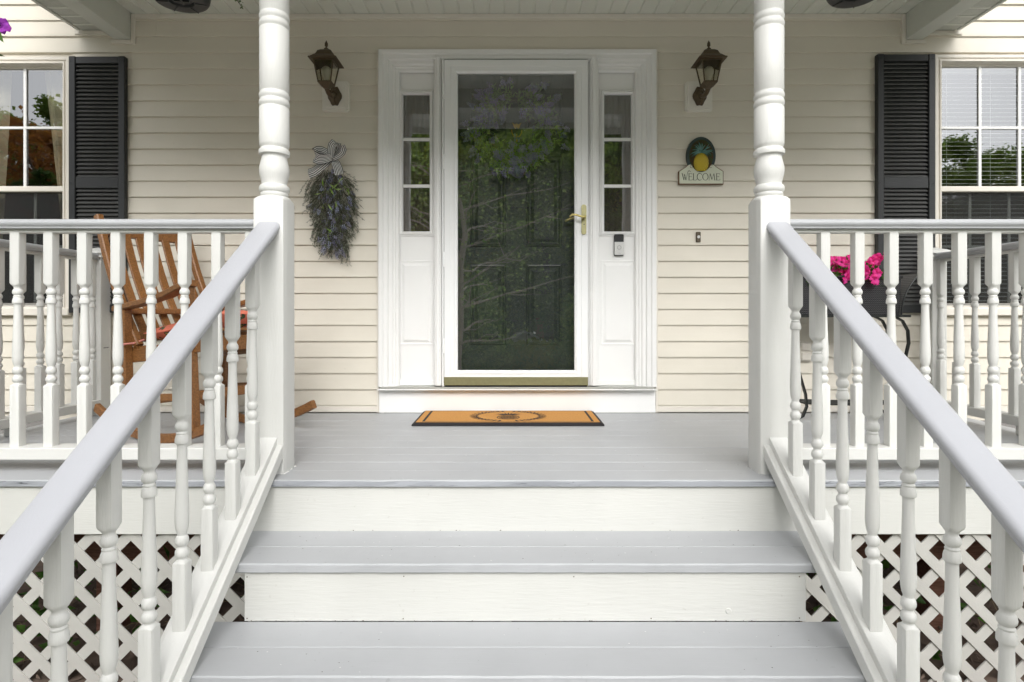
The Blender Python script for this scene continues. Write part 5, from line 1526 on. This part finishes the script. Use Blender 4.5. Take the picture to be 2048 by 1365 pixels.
def petal_mesh(matname, r=.034):
    b = mb(matname, True); n_ = 20
    vs = [(0, 0, -.022)]
    for k in range(n_): a = 2 * PI * k / n_; vs.append((r * .3 * math.cos(a), r * .3 * math.sin(a), -.004))
    for k in range(n_): a = 2 * PI * k / n_; q = r * (.74 + .10 * abs(math.cos(2.5 * a))); vs.append((q * math.cos(a), q * math.sin(a), .004 * math.sin(5 * a)))
    for k in range(n_): a = 2 * PI * k / n_; q = r * (.84 + .18 * abs(math.cos(2.5 * a))); vs.append((q * math.cos(a), q * math.sin(a), -.003 + .006 * math.sin(10 * a + 1)))
    fs = [(0, 1 + k, 1 + (k + 1) % n_) for k in range(n_)]
    for ring in (0, 1):
        o_ = 1 + ring * n_
        fs += [(o_ + k, o_ + n_ + k, o_ + n_ + (k + 1) % n_, o_ + (k + 1) % n_) for k in range(n_)]
    b.add(vs, fs)
    b.mat(plain(matname + ' throat', (.25, .01, .10, 1) if 'pink' in matname else (.05, .01, .08, 1), .7)); b.ico((0, 0, -.003), .0035)
    return b.mesh('petunia')
pinkm = petal_mesh('petunia_pink'); purp = petal_mesh('petunia_purple', .030)
pet = empty('pink_petunias', (1.93, 3.38, .80)); tag(pet, 'hot pink petunias growing in the black wicker planter', 'flowers')
b = mb('leaf')
for k in range(900):
    a = rnd.uniform(0, 2 * PI); x_ = rnd.uniform(-.28, .22); hgt = .11 * (1 - ((x_ + .05) / .36) ** 2)
    p = Vector((x_, rnd.uniform(-.115, .10), rnd.uniform(-.02, max(.03, hgt))))
    b.leaf(p, (rnd.uniform(-1, 1), rnd.uniform(-1, .4), rnd.uniform(-.4, 1)), rnd.uniform(.025, .05), rnd.uniform(.012, .022))
b.build('foliage', pet)
fl = [(-.03 + rnd.gauss(0, .05), rnd.uniform(-.13, -.05), rnd.uniform(.015, .125)) for _ in range(16)] + [(.118 + rnd.gauss(0, .024), rnd.uniform(-.14, -.06), rnd.uniform(.0, .14)) for _ in range(18)] + [(rnd.uniform(-.24, .13), rnd.uniform(-.11, .05), rnd.uniform(.03, .12)) for _ in range(16)]
for p in fl:
    o = inst(pinkm, 'petunia', pet, p, (R(rnd.uniform(40, 110)), R(rnd.uniform(-25, 25)), R(rnd.uniform(-50, 50))))
    s_ = rnd.uniform(.85, 1.15); o.scale = (s_, s_, s_)

# ------------------------------------------------------------------ hanging baskets
def hanging(x, y, z, tilt, label, flower, hook_y, spread=1.0):
    t = empty('hanging_basket', (x, y, z), tilt); tag(t, label, 'hanging basket', 'hanging baskets under the porch ceiling')
    b = mb('pot', True)
    b.lathe([(.0, .012), (.042, .012), (.046, .016), (.050, .004), (.090, .0), (.104, .004), (.111, .014), (.122, .06), (.136, .13), (.140, .135), (.140, .15), (.132, .15), (.126, .10)], 36, cap=False)
    b.build('pot', t)
    b = mb('pot')
    for k in range(6):
        a = 2 * PI * k / 6
        b.bar([(.052 * math.cos(a), .052 * math.sin(a), .001), (.098 * math.cos(a), .098 * math.sin(a), -.0005)], .004, .004)
    b.box(-.03, .03, -.004, .004, .004, .0115); b.box(-.004, .004, -.03, .03, .004, .0115)
    b.build('base_rib', t)
    b = mb('metal', True)
    top = 2.482 - z
    for k in range(3):
        a = 2 * PI * k / 3 + .4
        b.tube([(.136 * math.cos(a), .136 * math.sin(a), .145), (.01 * math.cos(a), .01 * math.sin(a), top - .06)], .0014, 5)
    b.tube([(0, 0, top - .065), (0, 0, top - .01)], .002, 6); b.build('hanger', t)
    b = mb('darkleaf')
    for k in range(1300):
        a = rnd.uniform(0, 2 * PI); rr = rnd.uniform(0, .20) * spread; zz = .14 + rnd.uniform(0, .16) * (1 - rr / .3)
        b.leaf((rr * math.cos(a), rr * math.sin(a), zz), (math.cos(a), math.sin(a), rnd.uniform(-.6, 1)), rnd.uniform(.02, .045), rnd.uniform(.008, .018))
    b.build('foliage', t)
    return t
def trail(t, a0, n_, z_end, zstart=.16):
    b = mb('darkleaf'); bs_ = mb('stem')
    for q in range(n_):
        a = a0 + rnd.uniform(-.35, .35); pts = [Vector((.13 * math.cos(a), .13 * math.sin(a), zstart))]
        for i in range(6): pts.append(pts[-1] + Vector((math.cos(a) * .018, math.sin(a) * .018, (z_end - zstart) / 6 * rnd.uniform(.6, 1.2))))
        bs_.tube(pts, .001, 3)
        for p in pts:
            for _ in range(4): b.leaf(p, (rnd.uniform(-1, 1), rnd.uniform(-1, 1), rnd.uniform(-.6, .5)), .012, .007)
    b.build('trailing_leaves', t); bs_.build('trailing_stem', t)
h1 = hanging(-1.435, 2.52, 1.965, (R(2), R(-3), .3), 'dark plastic hanging basket above the left railing with trailing stems', None, 0)
trail(h1, 0.0, 3, .02)
h2 = hanging(1.480, 2.50, 1.985, (R(1), R(3), 1.1), 'dark plastic hanging basket above the right railing', None, 0)
h3 = hanging(-1.93, 1.93, 1.40, (0, 0, 0), 'hanging basket of purple petunias at the left edge of the view', None, 0, .75)
for k, (p, rt, sc_) in enumerate([((.243, -.02, .165), (82, 10, 35), 1.0), ((.222, -.05, .195), (85, -15, -20), 1.0), ((.16, -.06, .17), (80, -15, -20), 1.05), ((.04, -.12, .17), (70, 0, 0), 1), ((-.05, -.12, .20), (60, 0, 10), 1), ((.08, -.05, .24), (40, 20, 0), 1), ((-.1, 0, .2), (60, 0, 90), 1)]):
    o = inst(purp, 'petunia', h3, p, tuple(R(q) for q in rt), (sc_,) * 3)
b = mb('leaf')
for p, d_, L in [((.232, -.03, .150), (.6, -.1, -.8), .065), ((.240, -.04, .125), (.15, -.1, -1), .060), ((.15, -.03, .15), (1, 0, -.1), .07), ((.15, -.03, .16), (1, 0, .3), .08)]:
    b.leaf(p, d_, L, .022, (0, -1, .3), .12)
b.build('leaf', h3)

# ------------------------------------------------------------------ trees across the yard (seen mirrored in the glass)
def tree_meshes(seed, h, cr, leafc, leafn, leaf, mode='round', barkm='tree_bark'):
    r_ = random.Random(seed)
    bt = mb(barkm, True); tips = []
    trunk = [Vector((0, 0, -.5))]
    for i in range(8): trunk.append(Vector((r_.gauss(0, .08) * i * .4, r_.gauss(0, .08) * i * .4, h * .95 * (i + 1) / 8)))
    bt.tube(trunk, [.022 * h * (1 - .85 * i / 8) for i in range(9)], 8)
    nb_ = 26
    for k in range(nb_):
        t_ = .18 + .78 * k / nb_; z = t_ * 8; i = min(int(z), 7); p = trunk[i].lerp(trunk[i + 1], z - i)
        a = k * 2.4 + r_.uniform(-.3, .3)
        env = math.sin(PI * min(1, (t_ - .05) * .93 + .08)) if mode == 'round' else (1.1 - t_)
        L = cr * env * r_.uniform(.75, 1.1); pts = [p]
        for q in range(5):
            pts.append(pts[-1] + Vector((math.cos(a + r_.gauss(0, .2)) * L / 5, math.sin(a + r_.gauss(0, .2)) * L / 5, L / 5 * (r_.uniform(.0, .5) if mode == 'round' else r_.uniform(-.25, .05)))))
        bt.tube(pts, [.0065 * h * (1 - .16 * q) * (1 - t_ * .6) for q in range(6)], 5)
        for q in range(1, 6): tips.append((pts[q], L * .26))
        for s_ in range(3):
            q = r_.randint(1, 4); sp = [pts[q]]; sa = a + r_.choice([-1, 1]) * r_.uniform(.5, 1.1)
            for w in range(3): sp.append(sp[-1] + Vector((math.cos(sa) * L * .13, math.sin(sa) * L * .13, L * .13 * r_.uniform(-.2, .7))))
            bt.tube(sp, [.003 * h * (1 - t_ * .6), .002 * h * (1 - t_ * .6), .0012 * h * (1 - t_ * .6), .0004 * h], 4)
            tips.append((sp[-1], L * .20)); tips.append((sp[-2], L * .18))
    bl_ = mb(leafc)
    for k in range(leafn):
        c, rr = r_.choice(tips); rr = max(rr, .25)
        p = c + Vector((r_.gauss(0, rr * .6), r_.gauss(0, rr * .6), r_.gauss(0, rr * .42)))
        dr = Vector((r_.uniform(-1, 1), r_.uniform(-1, 1), r_.uniform(-.8, .6)))
        L = leaf * r_.uniform(.6, 1.4)
        dr.normalize(); s_ = dr.orthogonal().normalized(); s_.rotate(Matrix.Rotation(r_.uniform(0, PI), 3, dr))
        bl_.add([p, p + dr * L * .5 + s_ * L * .32, p + dr * L, p + dr * L * .5 - s_ * L * .32], [(0, 1, 2, 3)])
    return bt.mesh('trunk'), bl_.mesh('crown')
G1 = leafmat('spring green foliage', (.12, .22, .03, 1), (.30, .40, .08, 1), 1.6)
G2 = leafmat('deep green foliage', (.06, .13, .03, 1), (.16, .26, .05, 1), 1.6)
G3 = leafmat('yellow green foliage', (.17, .22, .02, 1), (.32, .36, .05, 1), .8)
RM = leafmat('red maple foliage', (.24, .08, .02, 1), (.42, .20, .04, 1), .8)
G4 = leafmat('bright hedge foliage', (.13, .26, .04, 1), (.36, .48, .12, 1), 2.5)
M['pale_bark'] = plain('pale bark', (.38, .33, .27, 1), .85, vary=.3, vscale=8)
kinds = [(tree_meshes(1, 12, 4.2, G1, 42000, .145), 'light green broadleaf tree'),
         (tree_meshes(2, 13, 3.8, G2, 30000, .15, 'cone'), 'dark green conifer'),
         (tree_meshes(3, 10, 4.0, G3, 26000, .135), 'yellow green broadleaf tree'),
         (tree_meshes(4, 8, 3.6, RM, 22000, .12), 'red leaved maple tree'),
         (tree_meshes(5, 5.2, 2.6, G4, 2600, .06, 'round', 'pale_bark'), 'bare branched young tree')]
def put_tree(k, x, y, s, rz, label, cat='tree'):
    (tm, lm), nm = kinds[k]
    t = empty('broadleaf_tree' if k != 1 else 'conifer_tree', (x, y, ground_z(x, y)), (0, 0, rz)); t.scale = (s, s, s)
    tag(t, label, cat, 'trees across the yard')
    inst(tm, 'trunk', t); inst(lm, 'crown', t)
TL = [(1, -9.5, -17, 1.0), (0, -6.2, -15, .95), (2, -3.4, -19, 1.1), (1, -1.2, -21, 1.05), (0, 1.6, -18, 1.0), (1, 4.6, -16.5, .95), (2, 7.2, -19, 1.15), (0, 10.2, -17, 1.0),
      (0, -13.5, -24, 1.1), (0, -5.0, -24, 1.1), (0, 3.5, -24, 1.1), (1, 9.0, -26, 1.1), (2, -9, -26, 1.25), (0, -1, -25.5, 1.15),
      (3, -12.5, -8.5, .92), (2, -18.0, -13, .80), (1, -23.5, -17, .78), (1, -11.1, -6.3, .43), (0, -9.2, -6.8, .38), (1, -13.6, -7.2, .40), (0, 27.5, -28, 1.25), (2, 34.0, -27, 1.5), (0, 22.5, -31, .9), (0, 31, -30, 1.0), (1, 40, -24, 1.1), (0, -29, -20, .7), (0, 16.5, -24, .85), (0, -17.8, -15.0, .92), (0, .3, -22.5, 1.12), (0, -2.6, -22, 1.12), (0, -6.8, -20.5, 1.08), (0, 6.4, -21.5, 1.08), (0, -6.3, -30, 1.35), (0, -3.2, -30.5, 1.42), (0, -.2, -29.6, 1.45), (0, 3.1, -30.2, 1.42)]
ONES = ['first', 'second', 'third', 'fourth', 'fifth', 'sixth', 'seventh', 'eighth', 'ninth', 'tenth', 'eleventh', 'twelfth', 'thirteenth', 'fourteenth', 'fifteenth', 'sixteenth', 'seventeenth', 'eighteenth', 'nineteenth', 'twentieth']
ORD = ONES + ['twenty ' + q for q in ONES[:9]] + ['thirtieth'] + ['thirty ' + q for q in ONES[:9]]
for i, (k, x, y, s) in enumerate(TL):
    rank = sorted(q[1] for q in TL).index(x)
    put_tree(k, x, y, s, i * 1.3, kinds[k][1] + ' mirrored in the glass, ' + ORD[rank] + ' from the west across the yard')
put_tree(4, -1.1, -4.3, 1.0, .5, 'young tree with bare twisting branches behind the viewer, mirrored in storm door')
# low shrubs along the wood edge fill the lower part of the reflection
for i in range(14):
    b = mb([G4, G3, G4][i % 3]); r_ = random.Random(60 + i); x = -6.2 + i * .98; y = -10.2 + r_.uniform(-2.0, 1.4); gz = ground_z(x, y); hh = r_.uniform(2.8, 4.6)
    if -.6 <= x <= 1.9: y = -10.4; gz = ground_z(x, y); hh = 1.2
    for q in range(5000):
        d_ = Vector((r_.gauss(0, 1), r_.gauss(0, 1), r_.gauss(0, 1))).normalized() * r_.random() ** .35
        p = Vector((d_.x * 1.25, d_.y * 1.0, hh * .5 + d_.z * hh * .55)); dr = Vector((r_.uniform(-1, 1), r_.uniform(-1, 1), r_.uniform(-.5, 1))).normalized(); s_ = dr.orthogonal()
        L = r_.uniform(.06, .14); b.add([p, p + dr * L * .5 + s_ * L * .3, p + dr * L, p + dr * L * .5 - s_ * L * .3], [(0, 1, 2, 3)])
    t = empty('shrub', (x, y, gz)); tag(t, 'leafy green shrub, ' + ONES[i] + ' from the west along the wood edge behind the viewer', 'shrub', 'shrubs along the wood edge')
    b.build('foliage', t)
    b = mb('tree_bark'); 
    for q in range(5):
        a = q * 1.26; b.tube([(0, 0, -.1), (.3 * math.cos(a), .3 * math.sin(a), hh * .4), (.6 * math.cos(a), .6 * math.sin(a), hh * .8)], [.03, .02, .008], 5)
    b.build('stem', t)
# neighbour house down the slope
nh = empty('neighbour_house', (.50, -16.2, ground_z(0, -16.2))); nh.scale = (.85, .85, .85); tag(nh, 'small cream gabled house down the slope behind the trees, mirrored in the door', 'house')
b = mb('siding'); b.box(-1.9, 1.9, -3, 0, -.3, 1.3); b.add([(-1.9, 0, 1.3), (1.9, 0, 1.3), (0, 0, 2.15), (-1.9, -3, 1.3), (1.9, -3, 1.3), (0, -3, 2.15)], [(0, 1, 2), (3, 5, 4)]); b.build('wall', nh)
b = mb(plain('neighbour roof', (.18, .18, .19, 1), .8)); b.add([(-2.2, .2, 1.17), (0, .2, 2.18), (0, -3.2, 2.18), (-2.2, -3.2, 1.17), (2.2, .2, 1.17), (2.2, -3.2, 1.17)], [(0, 1, 2, 3), (1, 4, 5, 2)]); b.build('roof', nh)
b = mb('trim'); b.bar([(-2.2, .21, 1.15), (0, .21, 2.16)], .05, .10, (0, 1, 0)); b.bar([(0, .21, 2.16), (2.2, .21, 1.15)], .05, .10, (0, 1, 0)); b.build('bargeboard', nh)
b = mb(plain('chimney brick', (.30, .10, .07, 1), .9)); b.box(.6, 1.0, -1.6, -1.2, 1.6, 2.8); b.build('chimney', nh)

for o in scene.objects:
    if o.parent and o.type == 'MESH' and o.name.split('.')[0] in ('blue_florets', 'lavender_florets', 'pale_buds', 'pink_sprigs', 'dark_sprigs', 'light_sprigs', 'grey_sprigs', 'light_leaves', 'stems', 'trailing_leaves', 'trailing_stem', 'foliage', 'crown', 'nail'):
        o['kind'] = 'stuff'
